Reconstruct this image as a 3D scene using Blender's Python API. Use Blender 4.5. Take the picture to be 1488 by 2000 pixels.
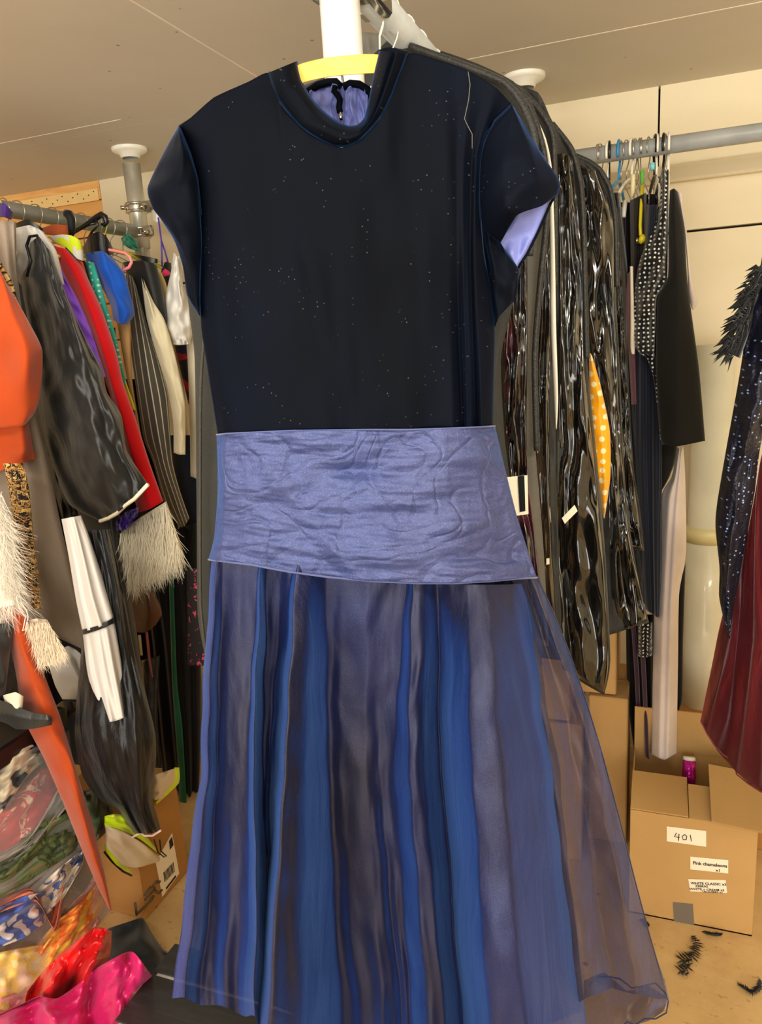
import bpy, math, random
from mathutils import Vector, Matrix, noise
for o in list(bpy.data.objects): bpy.data.objects.remove(o)
SC=bpy.context.scene; COL=SC.collection
PI=math.pi
# ---------------------------------------------------------------- camera
F=1450.0; YAW=math.radians(21); PIT=math.radians(13); ROL=math.radians(3.65)
HF=Vector((-math.sin(YAW),math.cos(YAW),0)); RT=Vector((math.cos(YAW),math.sin(YAW),0)); ZZ=Vector((0,0,1))
FW=HF*math.cos(PIT)-ZZ*math.sin(PIT); UU=HF*math.sin(PIT)+ZZ*math.cos(PIT)
CR=math.cos(ROL)*RT-math.sin(ROL)*UU; CU=math.cos(ROL)*UU+math.sin(ROL)*RT
CP=Vector((0,0,1.6))
cd=bpy.data.cameras.new('camera'); cam=bpy.data.objects.new('camera',cd); COL.objects.link(cam)
M=Matrix((CR,CU,-FW)).transposed().to_4x4(); M.translation=CP; cam.matrix_world=M
cd.sensor_fit='VERTICAL'; cd.sensor_height=36; cd.lens=36*F/2000; cd.clip_start=.02
SC.camera=cam
# ---------------------------------------------------------------- world, lamps, exposure
w=bpy.data.worlds.new('world'); SC.world=w; w.use_nodes=True
w.node_tree.nodes['Background'].inputs[0].default_value=(1.0,.93,.82,1); w.node_tree.nodes['Background'].inputs[1].default_value=.75
def area(loc,tgt,sx,sy,p,col):
    l=bpy.data.lights.new('ceiling_and_fill_light','AREA'); l.shape='RECTANGLE'; l.size=sx; l.size_y=sy; l.energy=p; l.color=col
    o=bpy.data.objects.new('ceiling_and_fill_light',l); COL.objects.link(o); o.location=loc
    o.rotation_euler=(Vector(tgt)-Vector(loc)).to_track_quat('-Z','Y').to_euler()
area((-.75,-.15,2.27),(-.55,1.0,1.1),1.2,.3,17,(1,.95,.86))
area((.75,.15,2.27),(.1,1.8,1.0),.9,.3,24,(1,.93,.80))
area((-1.1,1.05,2.28),(-1.1,1.7,0),.3,.6,5,(1,.93,.80))
area((-.2,-2.0,1.15),(-.35,2.4,1.9),3.4,1.9,85,(1,.96,.88))  # added fill panel, upright and low behind the camera, not a ceiling fixture
vs=SC.view_settings; vs.view_transform='Standard'; vs.look='None'; vs.gamma=1; vs.use_curve_mapping=False; vs.exposure=0.45
# ---------------------------------------------------------------- helpers
def ray(x,y): return FW+CR*((x-744)/F)-CU*((y-1000)/F)
def at(x,y,pl,off=0.0):
    n,d=pl; k=d-n.dot(CP); s=1 if k>0 else -1
    q=ray(x,y); return CP+q*((k-s*off)/n.dot(q))
def PY(v): return (Vector((0,1,0)),v)
def PX(v): return (Vector((1,0,0)),v)
def PZ(v): return (Vector((0,0,1)),v)
def PD(v): return (HF,v)
def lin(c):
    c=c/255.0; return c/12.92 if c<=.04045 else ((c+.055)/1.055)**2.4
def rgb(c): return (lin(c[0]),lin(c[1]),lin(c[2]),1)
def cr(p,i,t):
    n=len(p); a=p[max(i-1,0)];b=p[i];c=p[min(i+1,n-1)];d=p[min(i+2,n-1)]
    return [0.5*(2*b[k]+(c[k]-a[k])*t+(2*a[k]-5*b[k]+4*c[k]-d[k])*t*t+(3*b[k]-a[k]-3*c[k]+d[k])*t**3) for k in range(len(b))]
def resamp(p,n,smooth=True):
    p=[tuple(q)+(0.0,)*(3-len(q)) if len(q)<3 else tuple(q) for q in p]
    if len(p)==1: return [list(p[0])]*n
    L=[0]
    for a,b in zip(p,p[1:]): L.append(L[-1]+max(1e-6,math.hypot(b[0]-a[0],b[1]-a[1])))
    out=[]; i=0
    for k in range(n):
        s=L[-1]*k/(n-1)
        while i<len(p)-2 and L[i+1]<s: i+=1
        t=min(1,max(0,(s-L[i])/(L[i+1]-L[i])))
        if smooth:
            q=cr(p,i,t); l=[p[i][j]+(p[i+1][j]-p[i][j])*t for j in range(3)]
            out.append([.6*q[j]+.4*l[j] for j in range(3)])
        else: out.append([p[i][j]+(p[i+1][j]-p[i][j])*t for j in range(3)])
    return out
class MB:
    def __init__(s): s.v=[]; s.f=[]; s.uv={}
    def add(s,vs,fs):
        b=len(s.v); s.v+=[tuple(v) for v in vs]; s.f+=[tuple(b+i for i in f) for f in fs]; return b
    def box(s,x0,x1,y0,y1,z0,z1,m=None,bev=0):
        if bev:
            b=bev; P=[]
            for (X,Y,Z) in [(x,y,z) for x in (0,1) for y in (0,1) for z in (0,1)]:
                px=(x0,x1)[X];py=(y0,y1)[Y];pz=(z0,z1)[Z];ix=(1,-1)[X]*b;iy=(1,-1)[Y]*b;iz=(1,-1)[Z]*b
                P+=[Vector((px,py+iy,pz+iz)),Vector((px+ix,py,pz+iz)),Vector((px+ix,py+iy,pz))]
            I=lambda X,Y,Z,k:(X*4+Y*2+Z)*3+k
            fs=[]
            for X in (0,1): fs.append([I(X,0,0,0),I(X,1,0,0),I(X,1,1,0),I(X,0,1,0)])
            for Y in (0,1): fs.append([I(0,Y,0,1),I(1,Y,0,1),I(1,Y,1,1),I(0,Y,1,1)])
            for Z in (0,1): fs.append([I(0,0,Z,2),I(1,0,Z,2),I(1,1,Z,2),I(0,1,Z,2)])
            for X in (0,1):
                for Y in (0,1): fs.append([I(X,Y,0,0),I(X,Y,1,0),I(X,Y,1,1),I(X,Y,0,1)])
                for Z in (0,1): fs.append([I(X,0,Z,0),I(X,1,Z,0),I(X,1,Z,2),I(X,0,Z,2)])
            for Y in (0,1):
                for Z in (0,1): fs.append([I(0,Y,Z,1),I(1,Y,Z,1),I(1,Y,Z,2),I(0,Y,Z,2)])
            for X in (0,1):
                for Y in (0,1):
                    for Z in (0,1): fs.append([I(X,Y,Z,0),I(X,Y,Z,1),I(X,Y,Z,2)])
        else:
            P=[Vector((x,y,z)) for x in (x0,x1) for y in (y0,y1) for z in (z0,z1)]
            fs=[(0,1,3,2),(4,6,7,5),(0,4,5,1),(2,3,7,6),(0,2,6,4),(1,5,7,3)]
        if m: P=[m@p for p in P]
        s.add(P,fs); return s
    def tube(s,pts,r,n=8,closed=False,flat=None,cap=True):
        pts=[Vector(p) for p in pts]; N=len(pts); vs=[]; prev=None
        for i,p in enumerate(pts):
            a=pts[i-1] if (i>0 or closed) else p; b=pts[(i+1)%N] if (i<N-1 or closed) else p
            t=(b-a).normalized()
            if prev is None: prev=t.orthogonal().normalized()
            q=prev-t*prev.dot(t)
            q=q.normalized() if q.length>1e-6 else t.orthogonal().normalized()
            prev=q; w_=t.cross(q); rr=r[i] if isinstance(r,(list,tuple)) else r
            for k in range(n):
                a_=2*PI*k/n; vs.append(p+(q*math.cos(a_)+w_*math.sin(a_))*rr)
        fs=[]
        for i in range(N if closed else N-1):
            j=(i+1)%N
            for k in range(n): fs.append((i*n+k,i*n+(k+1)%n,j*n+(k+1)%n,j*n+k))
        if cap and not closed: fs+= [tuple(range(n))[::-1],tuple((N-1)*n+k for k in range(n))]
        s.add(vs,fs); return s
    def sheet(s,cols,pl,nr=40,nc=24,th=.02,bulge=.02,folds=None,wr=None,seed=0,dzf=None,solid=True,smooth=True,edge=.12,jit=0):
        """cols: traced trajectories (x,y,dz) top to bottom, left to right; cloth lofted through them on the plane pl"""
        C=[resamp(c,nr+1,smooth) for c in cols]; m=len(C); rnd=random.Random(seed)
        ph=[rnd.uniform(0,6.28) for _ in range(6)]
        front=[];back=[];uvs=[]
        for i in range(nr+1):
            t=i/nr; row=[C[k][i] for k in range(m)]; fr=[];bk=[]
            for j in range(nc+1):
                u=j/nc; a=u*(m-1); k=min(int(a),m-2)
                if m>2: q=cr(row,k,a-k); l=[row[k][z]+(row[k+1][z]-row[k][z])*(a-k) for z in range(3)]; q=[.5*q[z]+.5*l[z] for z in range(3)]
                else: q=[row[0][z]+(row[1][z]-row[0][z])*u for z in range(3)]
                e=min(1,u/edge,(1-u)/edge) if edge else 1; e=e*e*(3-2*e)
                pf=math.sqrt(max(0,1-(2*u-1)**2)); et=min(1,t/.03,(1-t)/.02)
                x,y,off=q; off=off+bulge*pf
                if folds:
                    n,amp,pw=folds
                    wv=math.sin(2*PI*n*(u+.03*math.sin(3*t+ph[0]))+ph[1])+.5*math.sin(2*PI*n*1.73*(u+.04*math.sin(2*t+ph[2]))+ph[3])
                    off+=amp*wv*(t**pw if pw else 1)*e
                if wr:
                    for (am,fu,ft) in ([wr] if not isinstance(wr,list) else wr):
                        off+=am*noise.noise(Vector((u*fu+seed*3.1,t*ft,seed*1.7)))*e*2
                if dzf: off+=dzf(u,t)*e
                if jit:
                    x+=jit*noise.noise(Vector((u*3,t*9,seed+5.)))*2; y+=jit*noise.noise(Vector((u*6,t*3,seed+9.)))*2
                fr.append(at(x,y,pl,off)); bk.append(at(x,y,pl,-th*pf*et-(.0015 if solid else 0)))
            front+=fr; back+=bk
        W=nc+1; fs=[]
        for i in range(nr):
            for j in range(nc): fs.append((i*W+j,(i+1)*W+j,(i+1)*W+j+1,i*W+j+1))
        if solid:
            o=len(front)
            for i in range(nr):
                for j in range(nc): fs.append((o+i*W+j,o+i*W+j+1,o+(i+1)*W+j+1,o+(i+1)*W+j))
                fs.append((i*W,o+i*W,o+(i+1)*W,(i+1)*W)); fs.append((i*W+nc,(i+1)*W+nc,o+(i+1)*W+nc,o+i*W+nc))
            for j in range(nc):
                fs.append((j,j+1,o+j+1,o+j)); b=nr*W; fs.append((b+j,o+b+j,o+b+j+1,b+j+1))
            base=s.add(front+back,fs)
            for i in range(len(front)): s.uv[base+i]=s.uv[base+o+i]=((i%W)/nc,(i//W)/nr)
        else:
            base=s.add(front,fs)
            for i in range(len(front)): s.uv[base+i]=((i%W)/nc,(i//W)/nr)
        return s
    def build(s,name,mat,parent=None,smooth=True,**kw):
        me=bpy.data.meshes.new(name); me.from_pydata(s.v,[],s.f); me.update()
        if smooth: me.polygons.foreach_set('use_smooth',[True]*len(me.polygons))
        if s.uv:
            ul=me.uv_layers.new(name='UVMap')
            for lp in me.loops: ul.data[lp.index].uv=s.uv.get(lp.vertex_index,(0,0))
        me.materials.append(mat)
        o=bpy.data.objects.new(name,me); COL.objects.link(o)
        if parent: o.parent=parent
        tag(o,**kw); return o
def tag(o,label=None,cat=None,group=None,kind=None):
    if label: o['label']=label
    if cat: o['category']=cat
    if group: o['group']=group
    if kind: o['kind']=kind
    return o
FIX=[]
def thing(name,label,cat,group=None,loc=None):
    o=bpy.data.objects.new(name,None); o.empty_display_size=.05; COL.objects.link(o); tag(o,label,cat,group)
    if loc is None: FIX.append(o)
    else: o.location=loc
    return o
def copy_tree(o,parent=None):
    c=o.copy(); COL.objects.link(c); c.parent=parent
    for ch in list(o.children): copy_tree(ch,c)
    return c
def bez(a,b,c,d,n=12):
    a,b,c,d=map(Vector,(a,b,c,d))
    return [a*(1-t)**3+b*3*t*(1-t)**2+c*3*t*t*(1-t)+d*t**3 for t in [i/n for i in range(n+1)]]
# ---------------------------------------------------------------- materials
def nt(name):
    m=bpy.data.materials.new(name); m.use_nodes=True; t=m.node_tree
    return m,t,t.nodes['Principled BSDF'],t.nodes,t.links
def mapco(N,L,sc=(1,1,1),kind='Object',rot=(0,0,0)):
    tc=N.new('ShaderNodeTexCoord'); mp=N.new('ShaderNodeMapping'); mp.inputs['Scale'].default_value=sc; mp.inputs['Rotation'].default_value=rot
    L.new(tc.outputs[kind],mp.inputs[0]); return mp.outputs[0]
def nz(N,L,co,scale,det=3,rough=.55,dist=0):
    n=N.new('ShaderNodeTexNoise'); n.inputs['Scale'].default_value=scale; n.inputs['Detail'].default_value=det; n.inputs['Roughness'].default_value=rough; n.inputs['Distortion'].default_value=dist
    L.new(co,n.inputs[0]); return n.outputs[0]
def ramp(N,L,src,stops,mode='LINEAR'):
    r=N.new('ShaderNodeValToRGB'); r.color_ramp.interpolation=mode
    while len(r.color_ramp.elements)<len(stops): r.color_ramp.elements.new(.5)
    for e,(p,c) in zip(r.color_ramp.elements,stops): e.position=p; e.color=c
    L.new(src,r.inputs[0]); return r.outputs[0]
def mixc(N,L,f,a,b):
    m=N.new('ShaderNodeMix'); m.data_type='RGBA'
    if isinstance(f,float): m.inputs[0].default_value=f
    else: L.new(f,m.inputs[0])
    for i,v in ((6,a),(7,b)):
        if isinstance(v,tuple): m.inputs[i].default_value=v
        else: L.new(v,m.inputs[i])
    return m.outputs[2]
def bumpn(N,L,P,h,st,dist=.01,chain=None):
    b=N.new('ShaderNodeBump'); b.inputs['Strength'].default_value=st; b.inputs['Distance'].default_value=dist
    L.new(h,b.inputs['Height'])
    if chain: L.new(chain,b.inputs['Normal'])
    L.new(b.outputs[0],P.inputs['Normal']); return b.outputs[0]
CACHE={}
def fab(name,c,rough=.8,sheen=.25,spec=.25,var=.12,weave=.25,wsc=900,wr=0.0,wrs=14,metal=0,coat=0,dots=None,stripe=None,sheentint=None):
    if name in CACHE: return CACHE[name]
    m,t,P,N,L=nt(name); co=mapco(N,L)
    base=rgb(c); k=tuple(x*(1-var) for x in base[:3])+(1,); k2=tuple(min(1,x*(1+var)) for x in base[:3])+(1,)
    col=ramp(N,L,nz(N,L,co,7,3),[(.3,k),(.7,k2)])
    if dots:
        dc,ds,dr=dots[:3]; vo=N.new('ShaderNodeTexVoronoi'); vo.inputs['Scale'].default_value=ds; vo.voronoi_dimensions='2D'; vo.inputs['Randomness'].default_value=dots[3] if len(dots)>3 else .35
        L.new(mapco(N,L,(1,1,1),'Object',(-PI/2,0,0) if len(dots)<6 else (0,-PI/2,0)),vo.inputs[0])
        f=ramp(N,L,vo.outputs['Distance'],[(dr,(1,1,1,1)),(dr+.05,(0,0,0,1))]); col=mixc(N,L,f,col,rgb(dc))
    if stripe:
        sc_,sn,sw=stripe; wv=N.new('ShaderNodeTexWave'); wv.bands_direction='X'; wv.inputs['Scale'].default_value=sn; wv.inputs['Distortion'].default_value=.0
        L.new(mapco(N,L,(1,0,.0),'UV'),wv.inputs[0])
        f=ramp(N,L,wv.outputs[0],[(1-sw-.04,(0,0,0,1)),(1-sw,(1,1,1,1))]); col=mixc(N,L,f,col,rgb(sc_))
    L.new(col,P.inputs['Base Color'])
    P.inputs['Roughness'].default_value=rough; P.inputs['Specular IOR Level'].default_value=spec; P.inputs['Metallic'].default_value=metal
    P.inputs['Sheen Weight'].default_value=sheen; P.inputs['Sheen Roughness'].default_value=.4
    if sheentint: P.inputs['Sheen Tint'].default_value=rgb(sheentint)
    if coat: P.inputs['Coat Weight'].default_value=coat; P.inputs['Coat Roughness'].default_value=.12
    ch=None
    if wr: ch=bumpn(N,L,P,nz(N,L,mapco(N,L,(1,1,.45)),wrs,4,.5,.6),wr,.03)
    if weave: bumpn(N,L,P,nz(N,L,co,wsc,2),weave,.0015,ch)
    CACHE[name]=m; return m
def plain(name,c,rough=.5,metal=0,spec=.5,nzs=0,var=.1,bump=0,bs=60,coat=0,emit=0):
    if name in CACHE: return CACHE[name]
    m,t,P,N,L=nt(name); base=rgb(c); co=mapco(N,L)
    col=ramp(N,L,nz(N,L,co,nzs or 6,4),[(.3,tuple(x*(1-var) for x in base[:3])+(1,)),(.7,tuple(min(1,x*(1+var)) for x in base[:3])+(1,))])
    L.new(col,P.inputs['Base Color']); P.inputs['Roughness'].default_value=rough; P.inputs['Metallic'].default_value=metal; P.inputs['Specular IOR Level'].default_value=spec
    P.inputs['Coat Weight'].default_value=coat
    if bump: bumpn(N,L,P,nz(N,L,co,bs,4),bump,.004)
    CACHE[name]=m; return m
def vinyl(name,c,c2,rough=.13,st=.7,tint=None):
    """creased glossy plastic cover"""
    if name in CACHE: return CACHE[name]
    m,t,P,N,L=nt(name)
    co=mapco(N,L,(1,1,.4)); n1=nz(N,L,co,4.5,3,.5,1.0)
    col=ramp(N,L,nz(N,L,mapco(N,L,(1,1,.22)),11,3,.5,.8),[(.50,rgb(c)),(.62,rgb(c2)),(.74,rgb(tint or c))])
    L.new(col,P.inputs['Base Color']); P.inputs['Roughness'].default_value=rough; P.inputs['Specular IOR Level'].default_value=.75
    P.inputs['Coat Weight'].default_value=.6; P.inputs['Coat Roughness'].default_value=.06
    ch=bumpn(N,L,P,n1,st,.05)
    v=N.new('ShaderNodeTexVoronoi'); v.feature='DISTANCE_TO_EDGE'; v.inputs['Scale'].default_value=5; L.new(mapco(N,L,(1,1,.5)),v.inputs[0])
    bumpn(N,L,P,v.outputs['Distance'],.3,.02,ch)
    L.new(ch,P.inputs['Coat Normal'])
    CACHE[name]=m; return m
def organza(name,face,side,tr,metal=.35,rough=.38,crease=0):
    m,t,P,N,L=nt(name)
    lw=N.new('ShaderNodeLayerWeight'); lw.inputs[0].default_value=.5
    co=mapco(N,L,(1,1,.35)); patch=nz(N,L,co,5,3)
    fa=mixc(N,L,ramp(N,L,patch,[(.35,(0,0,0,1)),(.65,(1,1,1,1))]),rgb(face),tuple(x*.75+y*.25 for x,y in zip(rgb(face),rgb(side))))
    col=mixc(N,L,ramp(N,L,lw.outputs['Facing'],[(.42,(0,0,0,1)),(.78,(1,1,1,1))]),fa,rgb(side))
    sp=ramp(N,L,nz(N,L,mapco(N,L),520,2,.7),[(.35,(.62,.62,.62,1)),(.66,(1.0,1.0,1.0,1)),(.74,(1.9,1.9,1.9,1))])  # shimmer of the weave painted into the colour as bright and dark specks
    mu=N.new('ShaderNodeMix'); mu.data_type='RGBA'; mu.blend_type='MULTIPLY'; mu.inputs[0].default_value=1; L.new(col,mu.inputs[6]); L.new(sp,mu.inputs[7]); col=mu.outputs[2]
    L.new(col,P.inputs['Base Color']); P.inputs['Metallic'].default_value=metal
    P.inputs['Sheen Weight'].default_value=.3; P.inputs['Sheen Roughness'].default_value=.3; P.inputs['Sheen Tint'].default_value=rgb((120,170,245))
    rr=N.new('ShaderNodeMapRange'); L.new(nz(N,L,mapco(N,L),650,2),rr.inputs[0]); rr.inputs[3].default_value=rough-.14; rr.inputs[4].default_value=rough+.14
    L.new(rr.outputs[0],P.inputs['Roughness'])
    ch=bumpn(N,L,P,nz(N,L,mapco(N,L,(1,1,.3)),16,4,.5,.5),.30,.02)
    if crease:
        v=N.new('ShaderNodeTexVoronoi'); v.feature='DISTANCE_TO_EDGE'; v.inputs['Scale'].default_value=9
        wob=nz(N,L,mapco(N,L),5,2); ad=N.new('ShaderNodeVectorMath'); ad.operation='ADD'; L.new(mapco(N,L,(.7,.7,2.6)),ad.inputs[0]); L.new(wob,ad.inputs[1]); L.new(ad.outputs[0],v.inputs[0])
        ch=bumpn(N,L,P,ramp(N,L,v.outputs['Distance'],[(0,(0,0,0,1)),(.12,(1,1,1,1))]),.32,.006,ch)
    bumpn(N,L,P,nz(N,L,mapco(N,L),1100,2),.35,.002,ch)
    tb=N.new('ShaderNodeBsdfTransparent'); tb.inputs[0].default_value=(.80,.78,.92,1)
    mx=N.new('ShaderNodeMixShader'); mx.inputs[0].default_value=tr
    L.new(P.outputs[0],mx.inputs[1]); L.new(tb.outputs[0],mx.inputs[2]); L.new(mx.outputs[0],N['Material Output'].inputs[0])
    return m
def clear(name,c=(225,228,228),tr=.8):
    m,t,P,N,L=nt(name); P.inputs['Base Color'].default_value=rgb(c); P.inputs['Roughness'].default_value=.12
    bumpn(N,L,P,nz(N,L,mapco(N,L),6,2),.1,.02)
    tb=N.new('ShaderNodeBsdfTransparent'); mx=N.new('ShaderNodeMixShader'); mx.inputs[0].default_value=tr
    L.new(P.outputs[0],mx.inputs[1]); L.new(tb.outputs[0],mx.inputs[2]); L.new(mx.outputs[0],N['Material Output'].inputs[0]); return m
def wood(name,a,b,sc=(1,1,1),rough=.5,grain=18,knots=True):
    m,t,P,N,L=nt(name); co=mapco(N,L,sc)
    n=nz(N,L,co,grain,6,.6,.8); col=ramp(N,L,n,[(.3,rgb(a)),(.7,rgb(b))])
    if knots:
        v=N.new('ShaderNodeTexVoronoi'); v.inputs['Scale'].default_value=3.2; L.new(mapco(N,L,(1.2,1,3)),v.inputs[0])
        f=ramp(N,L,v.outputs['Distance'],[(.05,(.8,.8,.8,1)),(.11,(0,0,0,1))]); col=mixc(N,L,f,col,rgb((120,70,30)))
    L.new(col,P.inputs['Base Color']); P.inputs['Roughness'].default_value=rough; bumpn(N,L,P,n,.15,.003); return m
def patches(name,cols,scale,rough=.8,str_=(1,1,1)):
    """camouflage / animal print / floral prints"""
    m,t,P,N,L=nt(name); n=nz(N,L,mapco(N,L,str_),scale,3,.55,1.0)
    st=[(.30+.40*i/len(cols),rgb(c)) for i,c in enumerate(cols)]
    L.new(ramp(N,L,n,st,'CONSTANT'),P.inputs['Base Color']); P.inputs['Roughness'].default_value=rough
    bumpn(N,L,P,nz(N,L,mapco(N,L),30,3),.3,.01); return m
mt_metal=plain('galvanised_tube',(178,181,178),.36,.25,nzs=14,var=.12,bump=.05,bs=30)
mt_chrome=plain('chrome',(215,212,200),.18,1)
mt_wire=plain('hanger_wire',(190,185,175),.3,.9)
mt_white=plain('white_plastic',(236,232,216),.35)
mt_offw=plain('painted_white_tube',(240,238,232),.28,coat=.4)
mt_black=plain('black_plastic',(16,16,17),.35)
mt_blue=plain('blue_plastic',(28,140,200),.35); mt_green=plain('green_plastic',(80,170,50),.4)
mt_yel=plain('yellow_plastic',(228,210,30),.4); mt_pink=plain('pink_plastic',(235,140,140),.35)
mt_lime=plain('lime_plastic',(200,220,30),.4); mt_purp=plain('purple_plastic',(80,50,170),.4)
mt_card=plain('cardboard',(188,150,95),.85,spec=.15,nzs=5,var=.06,bump=.12,bs=120)
mt_card2=plain('cardboard_brown',(176,128,72),.85,spec=.15,nzs=5,var=.08,bump=.12,bs=120)
mt_paper=plain('paper_label',(244,232,205),.7,var=.02)
mt_ink=plain('ink',(25,22,25),.6)
mt_tape=plain('grey_tape',(112,104,92),.4,var=.05)
# ---------------------------------------------------------------- structure
def boardwall():
    m,t,P,N,L=nt('cream_board'); co=mapco(N,L)
    L.new(ramp(N,L,nz(N,L,mapco(N,L,(.5,1,1.5)),2.2,4),[(.3,rgb((220,206,172))),(.7,rgb((234,222,190)))]),P.inputs['Base Color']); P.inputs['Roughness'].default_value=.75
    bumpn(N,L,P,nz(N,L,co,40,3),.05,.003); return m
mt_wall=boardwall()
def ceilmat():
    m,t,P,N,L=nt('ceiling_board'); 
    col=ramp(N,L,nz(N,L,mapco(N,L),1.5,3),[(.3,rgb((204,196,180))),(.7,rgb((213,205,190)))])
    v=N.new('ShaderNodeTexVoronoi'); v.inputs['Scale'].default_value=11; L.new(mapco(N,L),v.inputs[0])
    f=ramp(N,L,v.outputs['Distance'],[(.035,(.8,.8,.8,1)),(.06,(0,0,0,1))]); col=mixc(N,L,f,col,rgb((120,104,84)))
    L.new(col,P.inputs['Base Color']); P.inputs['Roughness'].default_value=.7; bumpn(N,L,P,nz(N,L,mapco(N,L),12,3),.06,.01); return m
mt_ceil=ceilmat()
def floormat():
    m,t,P,N,L=nt('chipboard_floor'); co=mapco(N,L)
    col=ramp(N,L,nz(N,L,co,9,5,.7),[(.3,rgb((190,155,102))),(.7,rgb((212,178,122)))])
    f=ramp(N,L,nz(N,L,mapco(N,L,(1,1.6,1)),38,3,.6),[(.62,(0,0,0,1)),(.70,(.6,.6,.6,1))]); col=mixc(N,L,f,col,rgb((150,112,66)))
    v=N.new('ShaderNodeTexVoronoi'); v.inputs['Scale'].default_value=9; L.new(co,v.inputs[0])
    f2=ramp(N,L,v.outputs['Distance'],[(.04,(.9,.9,.9,1)),(.08,(0,0,0,1))]); col=mixc(N,L,f2,col,rgb((70,50,34)))
    L.new(col,P.inputs['Base Color']); P.inputs['Roughness'].default_value=.6; bumpn(N,L,P,nz(N,L,co,60,3),.1,.004); return m
CH=2.3; WY=2.65
MB().box(-4,2.2,-2.6,WY+.1,-.05,0).build('floor',floormat(),smooth=False,kind='structure')
# ceiling boards with thin open joints
cb=MB(); e=.0004
ys=[-2.6,-.6,.75,2.12,WY+.1]
for a,b in zip(ys,ys[1:]):
    xs=[-4,-2.5,-1.02,1.42,2.2] if abs(b-2.12)<.01 else [-4,-1.9,.54,2.2]
    for c,d in zip(xs,xs[1:]): cb.box(c+e,d-e,a+e,b-e,CH,CH+.018)
cb.build('ceiling',mt_ceil,smooth=False,kind='structure')
MB().box(-4,2.2,-2.6,WY+.1,CH+.018,CH+.05).build('ceiling.001',mt_ceil,smooth=False,kind='structure')
jf=MB()
jf.box(-.52,1.42,2.1165,2.1235,CH-.0007,CH+.01).box(-4,-1.55,2.05,2.056,CH-.0007,CH+.01)
jf.box(-1.0225,-1.0175,.9,2.116,CH-.0005,CH+.01)
jf.build('trim_3',plain('ceiling_joint_filler',(236,226,204),.8),smooth=False,kind='structure')
Z0=at(1340,452,PY(WY)).z   # horizontal joint on the right of the wall
XL=at(200,400,PY(WY)).x; XJ=at(1287,220,PY(WY)).x
wb=MB()
zt=at(1400,330,PY(WY)).z
wb.box(XL,XJ-.003,WY,WY+.03,zt,CH).box(XJ+.003,2.2,WY,WY+.03,zt,CH)
wb.box(XL,2.2,WY,WY+.03,Z0+.004,zt).box(XL,2.2,WY,WY+.03,0,Z0-.004)
wb.build('wall_back',mt_wall,smooth=False,kind='structure')
MB().box(XL,2.2,WY+.03,WY+.05,0,CH).build('wall_back.001',plain('dark_gap',(40,30,20),.9),smooth=False,kind='structure')
# batten ledge along the back wall
zb=at(1400,322,PY(WY-.04)).z
MB().box(at(1180,350,PY(WY)).x,2.2,WY-.028,WY,zb-.03,zb+.02,bev=.003).build('trim_1',mt_wall,smooth=False,kind='structure')
# pine boards on the left of the back wall
pine=wood('pine_boards',(214,150,78),(238,186,112),(.35,1,3),.5,10)
pb=MB(); z=CH-.07; hs=[.14,.12,.15,.15,.2,.3,.4,.7]
for h in hs:
    pb.box(-4,XL-.003,WY+.005,WY+.03,max(0,z-h+.004),z-.002,bev=.003); z-=h
    if z<0: break
pb.build('wall_back',pine,smooth=False,kind='structure')
MB().box(-4,XL,WY+.03,WY+.05,0,CH).build('wall_back.002',wood('pine_dark',(150,95,45),(180,120,60)),smooth=False,kind='structure')
MB().box(-4,XL-.002,WY-.001,WY+.03,CH-.07,CH).build('trim_2',wood('pine_top',(222,160,90),(242,196,124),(.3,1,3)),smooth=False,kind='structure')
# perforated fixing strip
t_=thing('perforated_strip','pale perforated fixing strip nailed along the top of the pine boards','fixing strip')
MB().box(-3.4,XL-.01,WY-.006,WY-.002,CH-.075,CH-.03).build('strip',plain('strip_metal',(242,208,140),.5),t_,smooth=False)
hb=MB()
for i in range(46):
    x=XL-.03-i*.027; zz=CH-.04-(i%3)*.011
    hb.tube([(x,WY-.0075,zz),(x,WY-.005,zz)],.0028,6)
hb.build('nail_hole',plain('dark_nail',(60,42,25),.6),t_,kind='stuff')
MB().box(-4.05,-4,-2.6,WY+.1,0,CH).build('wall_left',mt_wall,smooth=False,kind='structure')
MB().box(2.2,2.25,-2.6,WY+.1,0,CH).build('wall_right',mt_wall,smooth=False,kind='structure')
# ---------------------------------------------------------------- rails and posts
def flange(mb,x,y):
    n=28; vs=[];prof=[(.028,CH-.032),(.032,CH-.030),(.036,CH-.020),(.054,CH-.013),(.059,CH-.009),(.060,CH-.004),(.060,CH)]
    for r,z in prof:
        for k in range(n): a=2*PI*k/n; vs.append((x+r*math.cos(a),y+r*math.sin(a),z))
    fs=[(i*n+k,i*n+(k+1)%n,(i+1)*n+(k+1)%n,(i+1)*n+k) for i in range(len(prof)-1) for k in range(n)]
    mb.add(vs,fs); return mb
def clamp(x,y,z,dirx,diry,parent):
    c=MB(); 
    for s in (-.012,.012):
        c.tube([(x+.036*math.cos(a),y+.036*math.sin(a),z+s) for a in [2*PI*i/20 for i in range(20)]],.005,6,closed=True)
    c.box(x+dirx*.03-.014-abs(diry)*0,x+dirx*.085+.014,y+diry*.03-.014,y+diry*.085+.014,z-.018,z+.018,bev=.005)
    c.build('clamp',mt_chrome,parent)
    MB().tube([(x+.05,y-.02,z-.005),(x+.05,y-.045,z-.005)],.008,6).build('clamp_bolt',mt_chrome,parent); MB().tube([(x-.02,y-.03,z),(x-.035,y-.045,z)],.007,6).build('clamp_bolt',mt_chrome,parent)
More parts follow.
